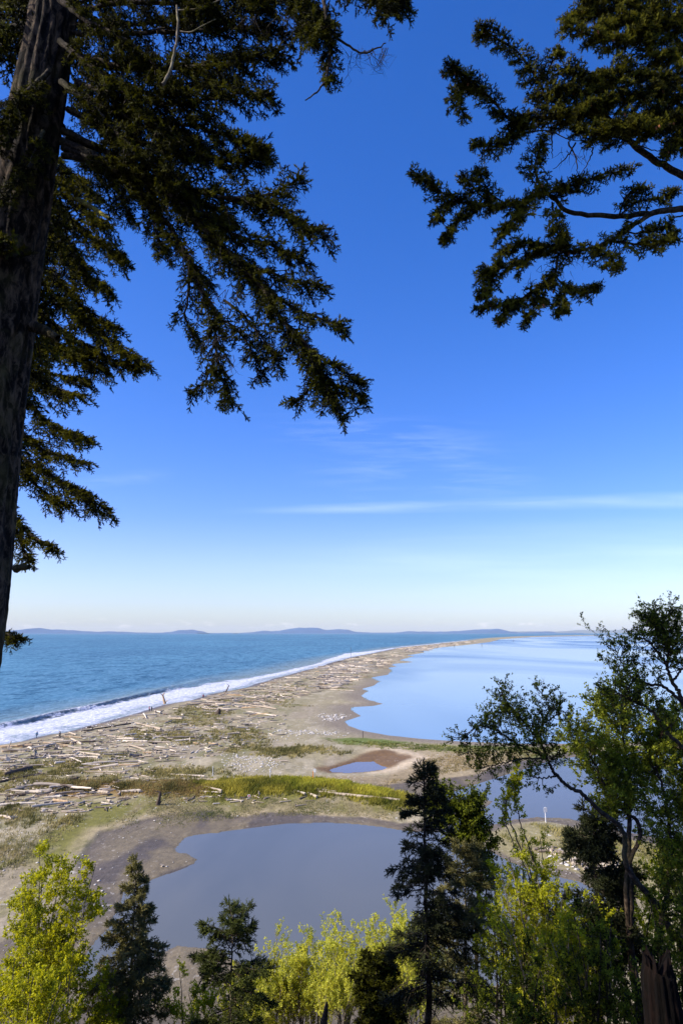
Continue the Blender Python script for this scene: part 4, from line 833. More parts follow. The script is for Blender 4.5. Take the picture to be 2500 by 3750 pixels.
# the willows at the right
def stems_tree(name, label, stems, mat, bark, seed, leaf, width, base, dist, kids=4, tw=1.0, leafp=1.0, gap=.26, maxl=3):
    rn = np.random.RandomState(seed); x0, y0 = base; gz0 = float(height(np.array([x0]), np.array([y0]))[0])
    root = empty(name, (x0, y0, gz0), 0, label, 'tree'); St, B, Sp = Tubes(), Tubes(), Sprays(LT)
    for pts, d0, d1, r0, r1, w, leafy in stems:
        pw = [P(a, b, d0 + (d1 - d0) * i / (len(pts) - 1)) for i, (a, b) in enumerate(pts)]
        if pts[0][1] > 3300: pw = [np.array([x0 + rn.uniform(-.3, .3), y0 + rn.uniform(-.3, .3), gz0 - .3])] + pw
        n = 8 * len(pw); pp = smooth_path(pw, n, .012, rn); St.add(pp, np.linspace(r0, r1, n), 8)
        ln = np.linalg.norm(np.diff(pp, axis=0), axis=1).sum(); nb = int(ln / gap * tw)
        for k in range(nb):
            u = (k + rn.rand()) / nb
            if u < leafy: continue
            fq = u * (n - 1); j = min(int(fq), n - 2); pz = pp[j] + (pp[j + 1] - pp[j]) * (fq - j); tg = nrm(pp[j + 1] - pp[j])
            a = nrm(np.cross(tg, rn.normal(0, 1, 3))); nd = nrm(tg * .7 + a + UP * .15)
            grow(B, Sp, pz, nd, w * rn.uniform(.6, 1.5), max(r1 * .6, .01), 1, rn, leaf, maxl, .2, .75, kids, leafp)
        grow(B, Sp, pp[-1], nrm(pp[-1] - pp[-4]), w * .6, r1, 1, rn, leaf, maxl, .2, .7, kids, leafp)
    St.build('trunk', bark, root); B.build('branches', bark, root); Sp.build('leaves', mat, root, seed); return root
wl = (.048, .95, .05)
stems_tree('willow_tree', 'crooked willow leaning left over the channel with a grey trunk and small dark leaves', [
    ([(2520, 3560), (2463, 3429), (2409, 3321), (2340, 3241), (2289, 3161), (2277, 3040), (2191, 2966), (2140, 2914), (2071, 2874), (2025, 2822), (2002, 2776), (1973, 2717), (1921, 2648), (1875, 2602)], 17, 16, .085, .015, .34, .72),
    ([(2002, 2776), (1898, 2728), (1818, 2676), (1749, 2659), (1718, 2682)], 16.2, 16, .028, .008, .30, .15), ([(2002, 2776), (1910, 2780), (1830, 2797), (1770, 2810)], 16.2, 15.7, .025, .008, .26, .15),
    ([(1973, 2717), (1985, 2650), (2010, 2590), (1975, 2530)], 16.2, 16.4, .025, .008, .26, .1), ([(1921, 2648), (1880, 2600), (1845, 2560), (1830, 2520)], 16, 16.2, .02, .007, .22, .1), ([(1985, 2650), (2030, 2620), (2050, 2580)], 16.2, 16.5, .02, .007, .24, .1),
    ([(1818, 2676), (1810, 2720), (1800, 2760)], 16, 15.9, .012, .006, .22, .1), ([(1749, 2659), (1720, 2720), (1715, 2790)], 16, 15.9, .012, .006, .16, .2), ([(2040, 2840), (1990, 2850), (1950, 2845)], 16.5, 16, .02, .01, .22, .5)],
    M_willow, M_dtwig, 61, wl, .5, (8.6, 17), 16, 3, 1.0, .55, .085)
stems_tree('willow_tree', 'tall dark-leaved willow at the right edge rising above the horizon line', [
    ([(2620, 3600), (2600, 3200), (2560, 2800), (2500, 2573), (2461, 2498), (2438, 2430), (2450, 2361), (2427, 2303), (2400, 2285)], 15.5, 15.5, .075, .010, .36, .60),
    ([(2500, 2573), (2421, 2513), (2318, 2487), (2277, 2430), (2249, 2372)], 15.5, 15.2, .04, .008, .34, .2), ([(2438, 2430), (2392, 2372), (2363, 2343), (2320, 2330)], 15.5, 15.3, .03, .008, .26, .2), ([(2450, 2361), (2470, 2320), (2490, 2290)], 15.5, 15.6, .02, .007, .26, .1),
    ([(2560, 2800), (2440, 2680), (2380, 2600), (2300, 2560), (2240, 2530)], 15.5, 15.2, .05, .010, .42, .2), ([(2461, 2498), (2500, 2440), (2530, 2380)], 15.5, 15.6, .03, .008, .36, .1), ([(2318, 2487), (2290, 2540), (2270, 2600)], 15.2, 15.4, .02, .008, .36, .1)],
    M_willow, M_dtwig, 62, wl, .5, (9.6, 15.5), 15.5, 3, 1.0, .55, .085)
stems_tree('willow_tree', 'many-stemmed willow with mixed dark and yellow-green leaves below the tall right-edge willow', [
    ([(2330, 3650), (2310, 3300), (2300, 3023), (2312, 2908), (2289, 2765), (2272, 2648), (2231, 2573)], 18, 18, .09, .012, .52, .42), ([(2300, 3400), (2340, 3052), (2289, 2971), (2203, 2862), (2174, 2793), (2105, 2707)], 18, 17.6, .07, .010, .45, .42),
    ([(2420, 3600), (2450, 3200), (2440, 2950), (2400, 2800), (2420, 2680)], 18, 18, .08, .012, .55, .3), ([(2500, 3500), (2520, 3100), (2500, 2850), (2480, 2700)], 18, 18.4, .08, .012, .55, .3)],
    leaf_mat('willow_leaves_mixed', (.05, .07, .010), (.34, .38, .03), .48, 1.2), M_dtwig, 63, (.07, .9, .055), .5, (8.0, 18), 18, 3, 1.0, .6, .11)
stems_tree('willow_sapling', 'thin upright willow sapling with few bright leaves in front of the channel', [([(1960, 3400), (1900, 3100), (1850, 2950), (1885, 2880), (1900, 2850)], 20, 20, .03, .006, .16, .6), ([(1990, 3400), (1950, 3150), (1900, 3000), (1885, 2900), (1890, 2800)], 20, 20, .03, .006, .14, .6), ([(1950, 3400), (1880, 3100), (1840, 2980), (1865, 2870)], 20, 20, .025, .006, .14, .6)],
           M_alder, M_grey, 64, (.07, .8, .07), .3, (4.5, 20), 20, 3, 1.0, .9, .2, 2)
stems_tree('willow_tree', 'small dark-leaved willow growing behind the tall black-green spruce to its right', [([(1740, 3500), (1760, 3150), (1700, 3050), (1640, 3000), (1610, 2950)], 24, 24, .05, .01, .42, .4), ([(1745, 3500), (1770, 3150), (1745, 3050), (1720, 2960)], 24, 24, .05, .01, .42, .35)], M_willow, M_dtwig, 65, (.08, .9, .07), .4, (4.6, 24), 24, 4, 1.0, .85, .16)
SH = [((1930, 3060), 20, 3.6, 'sunlit yellow-green alder bush just below the sign on the grassy point', M_alder, M_grey, .95), ((2040, 3130), 19, 3.2, 'sunlit alder bush right of the one below the sign', M_alder, M_grey, .9), ((1830, 3190), 21, 3.0, 'olive shrub in the gap right of the spruces, seen against the water', M_alder, M_dtwig, .8),
      ((2000, 3300), 17, 3.2, 'green bush with bare pale stems in the lower right thicket', M_alder, M_grey, .9), ((1850, 3400), 18, 2.6, 'dark bush at the bottom between the mossy spruce and the thicket', M_willow, M_dtwig, .9), ((2200, 3350), 15.5, 2.6, 'dark leafy bush left of the black stump', M_willow, M_dtwig, .8),
      ((2130, 3420), 16.5, 2.4, 'yellow-leaved bush low in the thicket left of the black stump', M_alder, M_grey, .7), ((2380, 3050), 20, 4.0, 'bright green alder behind the willow stems at the right', M_alder, M_dtwig, 1.1), ((2500, 3250), 16, 3.2, 'dark green bush at the right edge behind the black stump', M_willow, M_dtwig, .9), ((1960, 3540), 15, 1.8, 'tangled dark bush on the bottom edge of the thicket', M_willow, M_dtwig, .8), ((2290, 3560), 14.5, 1.8, 'leafy bush at the foot of the black stump', M_willow, M_dtwig, .6)]
for q, (tpx, dd_, hh_, lb, mt, bk, wd) in enumerate(SH):
    broad('thicket_bush', tpx, dd_, hh_, lb, mt, bk, 80 + q, 5, (.06, .95, .065), .75, wd, 'thicket at the lower right', 3, 3, .03, .3, .85, 'bush')

# dead stumps
def stump(name, label, line, mat, k=48, rings=90, amp=.06):
    pts = line; p0 = pts[0][0]; root = empty(name, tuple(p0), 0, label, 'stump'); o = big_trunk('trunk', line, mat, root, k, rings, amp)
    me = o.data; n = len(me.vertices); co = np.zeros(n * 3, np.float32); me.vertices.foreach_get('co', co); co = co.reshape(rings, k, 3)
    ang = np.arange(k); jag = .34 * vnoise(ang * .8, ang * 0, 3); co[-1, :, 2] += jag - .1; co[-2, :, 2] += jag * .6 - .06
    me.vertices.foreach_set('co', co.ravel()); me.update(); 
    c = co[-1].mean(0) - np.array([0, 0, .12]); V = np.vstack([co[-1], c[None]]) ; mesh_obj('broken_top', V, [(i, (i + 1) % k, k) for i in range(k)], mat, root, False, world=False)
    return root
bs = P(2410, 3520, 9.5); stump('tree_stump', 'black shade-toned stump catching a rim of light at the lower right corner', [(np.array([bs[0] + .2, 9.5, float(height(np.array([bs[0]]), np.array([9.5]))[0]) - .2]), .36), (np.array([bs[0] + .05, 9.5, bs[2] - 1.3]), .25), (P(2412, 3600, 9.5), .21), (P(2408, 3545, 9.5), .17)], bark_mat('shade_black_wood', (.0012, .0008, .0006), (.012, .005, .003), (7, 7, 1.5), 1.0, .05))  # near-black wood colour stands in for the shade around the stump
bs = P(1188, 3750, 20); g0 = float(height(np.array([bs[0]]), np.array([20.]))[0])
sn = Tubes(); rt = empty('snag', (bs[0] - .1, 20, g0), 0, 'thin pointed black snag poking up at the bottom edge before the yellow-green alders', 'stump'); sn.add([np.array([bs[0] - .3, 20, g0 - .2]), P(1185, 3750, 20), P(1193, 3700, 20), P(1197, 3668, 20)], [.13, .10, .06, .015], 9); sn.build('trunk', M_dtwig, rt)

# low growth over the bluff
def undergrowth():
    n = 9000; y = rs.uniform(-6, 50, n); x = rs.uniform(-1, 1, n) * (8 + np.abs(y) * .8); k = (np.hypot(x, y) > 3.0); x, y = x[k], y[k]; z = height(x, y); Sp = Sprays(LT)
    for i in range(len(x)):
        if z[i] < 1.0: continue
        a = nrm(np.array([rs.normal(0, .5), rs.normal(0, .5), 1.0])); s_ = rs.uniform(.12, .32); Sp.add(np.array([x[i], y[i], z[i]]), a, s_, s_)
    o = Sp.build('undergrowth', leaf_mat('undergrowth_leaves', (.02, .035, .01), (.09, .12, .03), .3), None, 77); tag(o, 'low leafy undergrowth covering the bluff slope', 'undergrowth', None, 'stuff')
undergrowth()

# ------------------------------------------------------------------ driftwood
def wood_mat(name, a, b_):
    m, t, p, o = newmat(name); oc = ocoord(t); oi = t.nodes.new('ShaderNodeObjectInfo')
    n = noise_(t, map_(t, oc, (1.2, 14, 14)), 1.0, 5, .6, .4); n = math_(t, 'ADD', math_(t, 'MULTIPLY', n, .75), math_(t, 'MULTIPLY', oi.outputs['Random'], .35))
    t.links.new(mix_(t, ramp_(t, n, [(.35, 0.0), (.75, 1.0)]), (*a, 1), (*b_, 1)), p.inputs['Base Color']); p.inputs['Roughness'].default_value = .9; p.inputs['Specular IOR Level'].default_value = .2
    bump_(t, p, n, .5, .03); return m
M_w = [wood_mat('bleached_wood', (.36, .29, .21), (.66, .58, .46)), wood_mat('grey_wood', (.18, .15, .12), (.42, .36, .29)), wood_mat('dark_wet_wood', (.045, .033, .025), (.15, .11, .08)), wood_mat('tan_wood', (.36, .24, .13), (.62, .46, .28))]
def log_mesh(seed, mat, nub=0, rootw=False):
    r = np.random.RandomState(seed); T = Tubes(); n = 12; x = np.linspace(-.5, .5, n); bend = r.uniform(-.03, .03); y = bend * (1 - 4 * x ** 2) + r.normal(0, .003, n)
    pts = np.stack([x * 8, y * 8, np.zeros(n)], -1); rad = np.linspace(.26, .15, n) * (1 + r.normal(0, .05, n)); rad[0] *= .85; rad[-1] *= .7
    T.add(pts, rad, 9); T.add([pts[0], pts[0] + [-.03, 0, 0]], [rad[0], .01], 9); T.add([pts[-1], pts[-1] + [.05, .02, .03]], [rad[-1], .01], 9)
    for q in range(nub):
        j = r.randint(2, n - 2); a = r.uniform(-.3, math.pi + .3); d = np.array([r.normal(0, .4), math.cos(a), math.sin(a)]); l = r.uniform(.3, .9); T.add([pts[j], pts[j] + d * l * .6, pts[j] + d * l + r.normal(0, .08, 3)], [.09, .06, .02], 6)
    if rootw:
        for q in range(9):
            a = q / 9 * 2 * math.pi + r.rand() * .3; d = np.array([-.35 + r.normal(0, .2), math.cos(a), math.sin(a)]); l = r.uniform(.5, 1.1); T.add([pts[0] + [.25, 0, 0], pts[0] + d * l * .5, pts[0] + d * l + r.normal(0, .1, 3)], [.2, .12, .03], 6)
    V = np.concatenate(T.V); Fc = np.concatenate(T.F); me = bpy.data.meshes.new('drift_log'); me.from_pydata(V.tolist(), [], Fc.tolist()); me.update(); me.materials.append(mat); return me, V, Fc
LM = [log_mesh(i, M_w[[0, 0, 0, 1, 1, 2, 3, 0][i % 8]], [0, 2, 1, 3, 0, 1, 1, 4][i % 8], i % 8 in (3, 7)) for i in range(16)]
def put_log(px, py, ln, ang, rad=1.0, k=0, label=None, group=None, dz=0.0, tilt=0.0, name='drift_log', cat='log'):
    x, y = G(px, py, 1.6)
    for _ in range(2):
        z = float(height(np.array([x]), np.array([y]))[0]); x, y = G(px, py, z)
    o = bpy.data.objects.new(name, LM[k][0]); col.objects.link(o); o.location = (float(x), float(y), z + .16 * rad + dz); o.rotation_euler = (rs.uniform(0, .6), tilt, ang); o.scale = (ln / 8, rad, rad)
    tag(o, label, cat, group); return o
def ends(ax, ay, bx_, by_, rad, k, label, dz=0.0, name='drift_log'):       # a log lying between two photo positions
    z = 1.7
    for _ in range(2):
        x0, y0 = G(ax, ay, z); x1, y1 = G(bx_, by_, z); z = float(height(np.array([(x0 + x1) / 2]), np.array([(y0 + y1) / 2]))[0])
    o = bpy.data.objects.new(name, LM[k][0]); col.objects.link(o); o.location = ((x0 + x1) / 2, (y0 + y1) / 2, z + .18 * rad + dz); o.rotation_euler = (0, 0, math.atan2(y0 - y1, x0 - x1)); o.scale = (math.hypot(x0 - x1, y0 - y1) / 8, rad, rad)
    tag(o, label, 'log'); return o
for a in [(1160, 2912, 1465, 2947, 1.15, 0, 'longest straight bleached log, below the bright dune grass before the lagoon'), (1150, 2901, 1232, 2913, .7, 4, 'thin log crossing the butt of the longest straight log'), (1127, 2913, 1160, 2929, .9, 2, 'short thick log lying just left of the longest straight log'),
          (1078, 2906, 1118, 2919, .8, 0, 'short bleached log, second left of the longest straight log'), (0, 2739, 118, 2735, 1.3, 6, 'thick orange-tan log at the left edge by the surf'), (160, 2730, 350, 2716, .9, 5, 'long dark log behind the two walkers on the surf beach'), (254, 2703, 300, 2728, .9, 0, 'pale log pointing at the second walker, tilted against the dark log'),
          (252, 2683, 280, 2693, .8, 0, 'short pale log just right of the second walker'), (195, 2711, 235, 2712, .9, 2, 'pale log lying at the feet of the second walker'), (18, 2845, 115, 2822, 1.9, 5, 'fat blackened log at the left edge on the grassy sand'), (250, 2857, 285, 2853, 1.2, 13, 'short dark log on the grassy sand, middle left'),
          (495, 2650, 590, 2674, 1.3, 0, 'long pale log running down from the tangle of the berm'), (300, 2680, 480, 2652, .9, 5, 'long dark log along the foot of the berm tangle'), (375, 2693, 490, 2706, .8, 2, 'pale log lying along the gravel in front of the berm tangle'), (465, 2716, 540, 2717, .9, 0, 'pale log right of the gravel log below the berm'),
          (285, 2755, 370, 2768, .9, 0, 'bleached log pair-end in the left debris line'), (260, 2773, 360, 2776, .8, 7, 'knotty log beside the bleached one in the left debris line'), (450, 2735, 530, 2734, .7, 10, 'bleached stick log on the open gravel'), (340, 2795, 505, 2792, .7, 4, 'long grey log on the gravel beyond the left grass'),
          (730, 2912, 812, 2917, .6, 8, 'forked log lying at the edge of the meadow, left log of its pair'), (730, 2893, 812, 2915, .7, 0, 'pale slanting log at the meadow edge, right log of its pair'), (360, 2912, 398, 2919, 1.2, 0, 'thick pale log segment by the meadow, left side'), (445, 2912, 515, 2910, 1.1, 2, 'cut pale log by the meadow below the rusty grass'),
          (60, 2910, 185, 2906, .8, 2, 'long pale log half hidden in grass at the left'), (180, 2922, 235, 2917, .9, 0, 'pale log at the end of the grass-hidden log'), (615, 2838, 750, 2846, .7, 0, 'thin long log by the plain white post'), (720, 2852, 800, 2855, .8, 0, 'pale log at the foot of the plain white post'),
          (0, 2988, 48, 3000, .9, 7, 'bleached branchy log at the left edge on the sandy flat'), (790, 2567, 1012, 2598, .9, 0, 'very long pale log crossing the middle of the spit'), (900, 2608, 1012, 2626, .8, 2, 'pale log ending in a broken butt on the open grey sand'), (985, 2786, 1055, 2790, .5, 4, 'thin dark stick log on the open sand'),
          (1200, 2526, 1295, 2530, .6, 0, 'straight pale log near the bay side of the spit'), (1195, 2500, 1290, 2502, .7, 0, 'straight pale log above the one near the bay side'), (1245, 2484, 1295, 2480, .9, 6, 'tan log in the upper middle of the spit'), (800, 2545, 895, 2549, .9, 6, 'orange-tan log in the berm tangle by the leaning snag')]:
    ends(*a)
for a in [(575, 2938), (865, 2612)]:
    pass
# background drift logs in drawn zones; 250 individuals, the rest one mass
ZN = [([(0, 2735), (230, 2690), (480, 2625), (700, 2575), (760, 2590), (560, 2665), (300, 2760), (0, 2810)], 62, 'weathered log in the dense tangle along the foreshore nearest the walkers', 'logs in the near surf-side tangle'),
      ([(700, 2572), (900, 2522), (1130, 2458), (1260, 2425), (1330, 2450), (1180, 2520), (1030, 2560), (780, 2600)], 85, 'weathered log in the thick middle tangle of the spit beyond the leaning snag', 'logs in the middle tangle of the spit'),
      ([(560, 2665), (780, 2605), (980, 2590), (960, 2670), (800, 2740), (640, 2760), (430, 2790), (300, 2765)], 62, 'loose drift log on the gravel and grass behind the berm', 'loose logs behind the berm'),
      ([(0, 2810), (300, 2770), (560, 2780), (600, 2850), (200, 2860), (0, 2850)], 16, 'drift log among the grass tufts left of the plain white post', 'logs among the left grass tufts'),
      ([(0, 2880), (240, 2880), (470, 2915), (440, 2940), (240, 2960), (60, 2950), (0, 2940)], 26, 'drift log in the debris line left of the upright grey stump', 'logs in the lower left debris line')]
def samp(poly, n):
    xs = [a for a, b in poly]; ys = [b for a, b in poly]; out = []
    while len(out) < n:
        a = rs.uniform(min(xs), max(xs), 400); b = rs.uniform(min(ys), max(ys), 400); k = inside(poly, a, b); out += list(zip(a[k], b[k]))
    return out[:n]
ZNAME = ['foreshore tangle by the walkers', 'middle tangle of the spit', 'gravel behind the berm', 'left grass tufts', 'lower left debris line']
COLN = ['bleached', 'grey', 'dark', 'tan']; LCOL = [[0, 0, 0, 1, 1, 2, 3, 0][i % 8] for i in range(16)]; LNUB = [[0, 2, 1, 3, 0, 1, 1, 4][i % 8] for i in range(16)]
for zi, (poly, n, lb, gp) in enumerate(ZN):
    pl_ = np.array(poly, float); cx0, cx1 = pl_[:, 0].min(), pl_[:, 0].max()
    for (a, b) in samp(poly, n):
        d = H * F / (b - 2318.5); k = rs.randint(0, 16); ln = (1.6 + 7.5 * rs.rand() ** 1.8) * (1.25 if d > 200 else .85)
        top, bot = 1e9, -1e9
        for i in range(len(poly)):
            (xa, ya), (xb, yb) = poly[i], poly[(i + 1) % len(poly)]
            if xa != xb and min(xa, xb) <= a <= max(xa, xb): yy = ya + (yb - ya) * (a - xa) / (xb - xa); top = min(top, yy); bot = max(bot, yy)
        fx = int(min(4, 5 * (a - cx0) / (cx1 - cx0))); fy = 'far' if b < (top + bot) / 2 else 'near'
        sz_ = 'short' if ln < 3.8 else 'long' if ln > 7 else 'middling'; ft = 'root-ended' if k % 8 in (3, 7) else 'smooth' if LNUB[k] == 0 else 'knotty'
        ag = rs.normal(.1, .75); agw = 'level' if abs(ag) < .35 else 'slanting' if abs(ag) < 1.0 else 'endwise'
        lb = f"{agw} {sz_} {ft} {COLN[LCOL[k]]} log, {['left end', 'left part', 'middle', 'right part', 'right end'][fx]}, {fy} side, of the {ZNAME[zi]}"
        put_log(a, b, ln, ag + (math.pi if rs.rand() < .5 else 0), rs.uniform(.42, 1.05), k, lb, gp, rs.uniform(0, .35), rs.normal(0, .05))
def log_mass(name, specs, label):
    Vs, Fs, off, rv = [], [], 0, []
    for (x, y, z, ln, ang, rad) in specs:
        k = rs.randint(0, 16); V, Fc = LM[k][1], LM[k][2]; V = V * np.array([ln / 8, rad, rad]); c, s = math.cos(ang), math.sin(ang); V = np.stack([V[:, 0] * c - V[:, 1] * s + x, V[:, 0] * s + V[:, 1] * c + y, V[:, 2] + z], -1)
        Vs.append(V); Fs.append(Fc + off); off += len(V); rv.append(np.full(len(V), rs.rand()))
    m, t, p, o = newmat('mixed_driftwood'); at = t.nodes.new('ShaderNodeAttribute'); at.attribute_name = 'rnd'
    t.links.new(ramp_(t, at.outputs['Fac'], [(0, (.09, .07, .05)), (.35, (.30, .24, .18)), (.6, (.46, .38, .28)), (1, (.66, .58, .46))]), p.inputs['Base Color']); p.inputs['Roughness'].default_value = .9
    ob = mesh_obj(name, np.concatenate(Vs), np.concatenate(Fs), m, smooth=True, attr={'rnd': np.concatenate(rv)}); tag(ob, label, 'driftwood', None, 'stuff')
sp_ = []
def add_specs(poly, n, l0, l1, r0, r1):
    pts = np.array(samp(poly, n)); x, y = G(pts[:, 0], pts[:, 1], 1.7); z = height(x, y)
    for i in range(n): sp_.append((x[i], y[i], max(z[i], .2) + .1, rs.uniform(l0, l1), rs.normal(.15, .85), rs.uniform(r0, r1)))
add_specs([(1180, 2440), (1300, 2408), (1460, 2374), (1546, 2368), (1520, 2384), (1450, 2410), (1400, 2440), (1330, 2470), (1200, 2520)], 420, 5, 13, .8, 1.7)
add_specs([(1460, 2374), (1610, 2360), (1715, 2349), (1760, 2347), (1700, 2356), (1600, 2368), (1520, 2384)], 260, 9, 26, 1.4, 3.0)
add_specs([(700, 2572), (900, 2522), (1130, 2458), (1260, 2425), (1330, 2450), (1180, 2520), (1030, 2570), (780, 2610)], 520, 1.5, 6, .4, .9)
add_specs([(0, 2735), (230, 2690), (480, 2625), (700, 2575), (800, 2600), (600, 2690), (300, 2770), (0, 2820)], 380, .6, 2.6, .2, .55)
add_specs([(560, 2665), (780, 2605), (1040, 2590), (1060, 2670), (800, 2760), (640, 2780), (430, 2800), (200, 2780)], 380, .6, 3.2, .25, .6)
add_specs([(0, 2800), (560, 2780), (600, 2850), (440, 2940), (240, 2965), (0, 2945)], 300, .5, 2.4, .2, .55)
add_specs([(560, 2890), (1150, 2895), (1150, 2920), (700, 2915)], 40, .5, 2.2, .2, .45)
add_specs([(1980, 3060), (2060, 3080), (2280, 3130), (2240, 3150), (2080, 3110)], 26, 1.2, 4, .5, 1.0)
log_mass('driftwood_litter', sp_, 'broken driftwood and sticks littering the spit between the larger logs')
# special pieces: stumps, root wads, leaning snags
def rootwad(px, py, ht, label, mat, seed, lean=(.1, .0), r=.35, arms=5, name='drift_stump'):
    x, y = G(px, py, 1.5); z = float(height(np.array([x]), np.array([y]))[0]); x, y = G(px, py, z); root = empty(name, (float(x), float(y), z), 0, label, 'stump'); rn = np.random.RandomState(seed)
    b = np.array([x, y, z - .15]); e = b + np.array([lean[0], lean[1], 1]) * ht; line = [(b, r * 1.25), (b * .6 + e * .4, r * .9), (e, r * .6)]; big_trunk('trunk', line, mat, root, 20, 16, .05, seed)
    T = Tubes(); 
    for q in range(arms):
        a = rn.uniform(0, 6.28); d = np.array([math.cos(a), math.sin(a), rn.uniform(.1, .8)]); l = ht * rn.uniform(.25, .5); p0 = e if q % 2 else b + (e - b) * .2; T.add([p0, p0 + d * l * .5, p0 + d * l + rn.normal(0, .1, 3)], [r * .5, r * .3, .03], 7)
    T.build('roots', mat, root)
rootwad(578, 2950, 2.0, 'upright grey stump standing alone on the green meadow edge', M_w[2], 1, (.15, 0), .32, 3); rootwad(798, 2616, 1.6, 'dark squat stump on the sand right of the grass, in mid spit', M_w[2], 2, (.3, 0), .8, 4)
rootwad(823, 2540, 3.4, 'dark snag leaning right on the berm above the surf', M_w[2], 3, (.5, 0), .28, 2, 'leaning_snag'); rootwad(605, 2576, 3.1, 'tall forked pale root wad standing against the white surf', M_w[3], 4, (-.35, .1), .42, 7, 'root_wad')
rootwad(28, 2747, 2.0, 'thin slanting stick stuck among logs at the left surf edge', M_w[1], 6, (.35, 0), .12, 1, 'leaning_snag'); rootwad(588, 3186, .6, 'small sunlit root lump on the mud flat by the lagoon', M_w[1], 7, (.4, 0), .22, 4); rootwad(948, 2917, .7, 'small brown stump right of the red and white sign', M_w[1], 9, (.1, 0), .3, 3)
# pebbles and shell chips
def pebbles():
    V, Fs = [], []; base = np.array([(1, 0, 0), (-1, 0, 0), (0, 1, 0), (0, -1, 0), (0, 0, 1), (0, 0, -.6)], float); fb = np.array([(0, 2, 4), (2, 1, 4), (1, 3, 4), (3, 0, 4), (2, 0, 5), (1, 2, 5), (3, 1, 5), (0, 3, 5)]); off = 0
    for poly, n, s0, s1 in [([(560, 2680), (780, 2640), (1000, 2660), (980, 2790), (700, 2800), (430, 2720)], 700, .08, .30), ([(1020, 2670), (1240, 2672), (1200, 2690), (1050, 2685)], 240, .1, .38), ([(800, 2780), (1000, 2780), (1050, 2820), (850, 2830)], 380, .08, .26), ([(1180, 2610), (1300, 2612), (1310, 2628), (1200, 2630)], 260, .12, .45), ([(330, 2660), (560, 2640), (560, 2720), (300, 2720)], 420, .1, .35),
                            ([(340, 3090), (640, 3010), (900, 3000), (640, 3110), (600, 3180), (380, 3330), (290, 3300)], 70, .07, .20), ([(0, 3000), (230, 2960), (200, 3050), (0, 3200)], 120, .06, .2), ([(0, 3200), (200, 3200), (150, 3500), (0, 3600)], 60, .06, .16), ([(960, 2985), (1450, 3012), (1440, 3028), (1200, 3008), (980, 3010)], 50, .06, .15), ([(1990, 3060), (2100, 3080), (2200, 3160), (2000, 3160)], 120, .1, .4)]:
        q = np.array(samp(poly, n)); pw_ = np.ptp(np.array(poly), 0); q = q + rs.normal(0, .16, q.shape) * pw_; x, y = G(q[:, 0], q[:, 1], .9); z = height(x, y); ok = (z > .12) & (fbm(x * .12, y * .05, 97, 3) > .42)
        for i in range(n):
            if not ok[i]: continue
            s = (s0 + (s1 - s0) * rs.rand() ** 2.5) * np.array([1, .8, .45]) * (1 + .5 * rs.rand(3)); V.append(base * s + np.array([x[i], y[i], z[i] + .02]) + rs.normal(0, .015, (6, 3))); Fs.append(fb + off); off += 6
    m, t, p, o = newmat('pale_stone'); oc = gcoord(t); t.links.new(mix_(t, noise_(t, oc, 2.1, 2), (.30, .27, .24, 1), (.72, .69, .63, 1)), p.inputs['Base Color']); p.inputs['Roughness'].default_value = .85
    tag(mesh_obj('pebbles', np.concatenate(V), np.concatenate(Fs), m), 'pale stones and shell scattered over the beach and mud', 'pebbles', None, 'stuff')
pebbles()
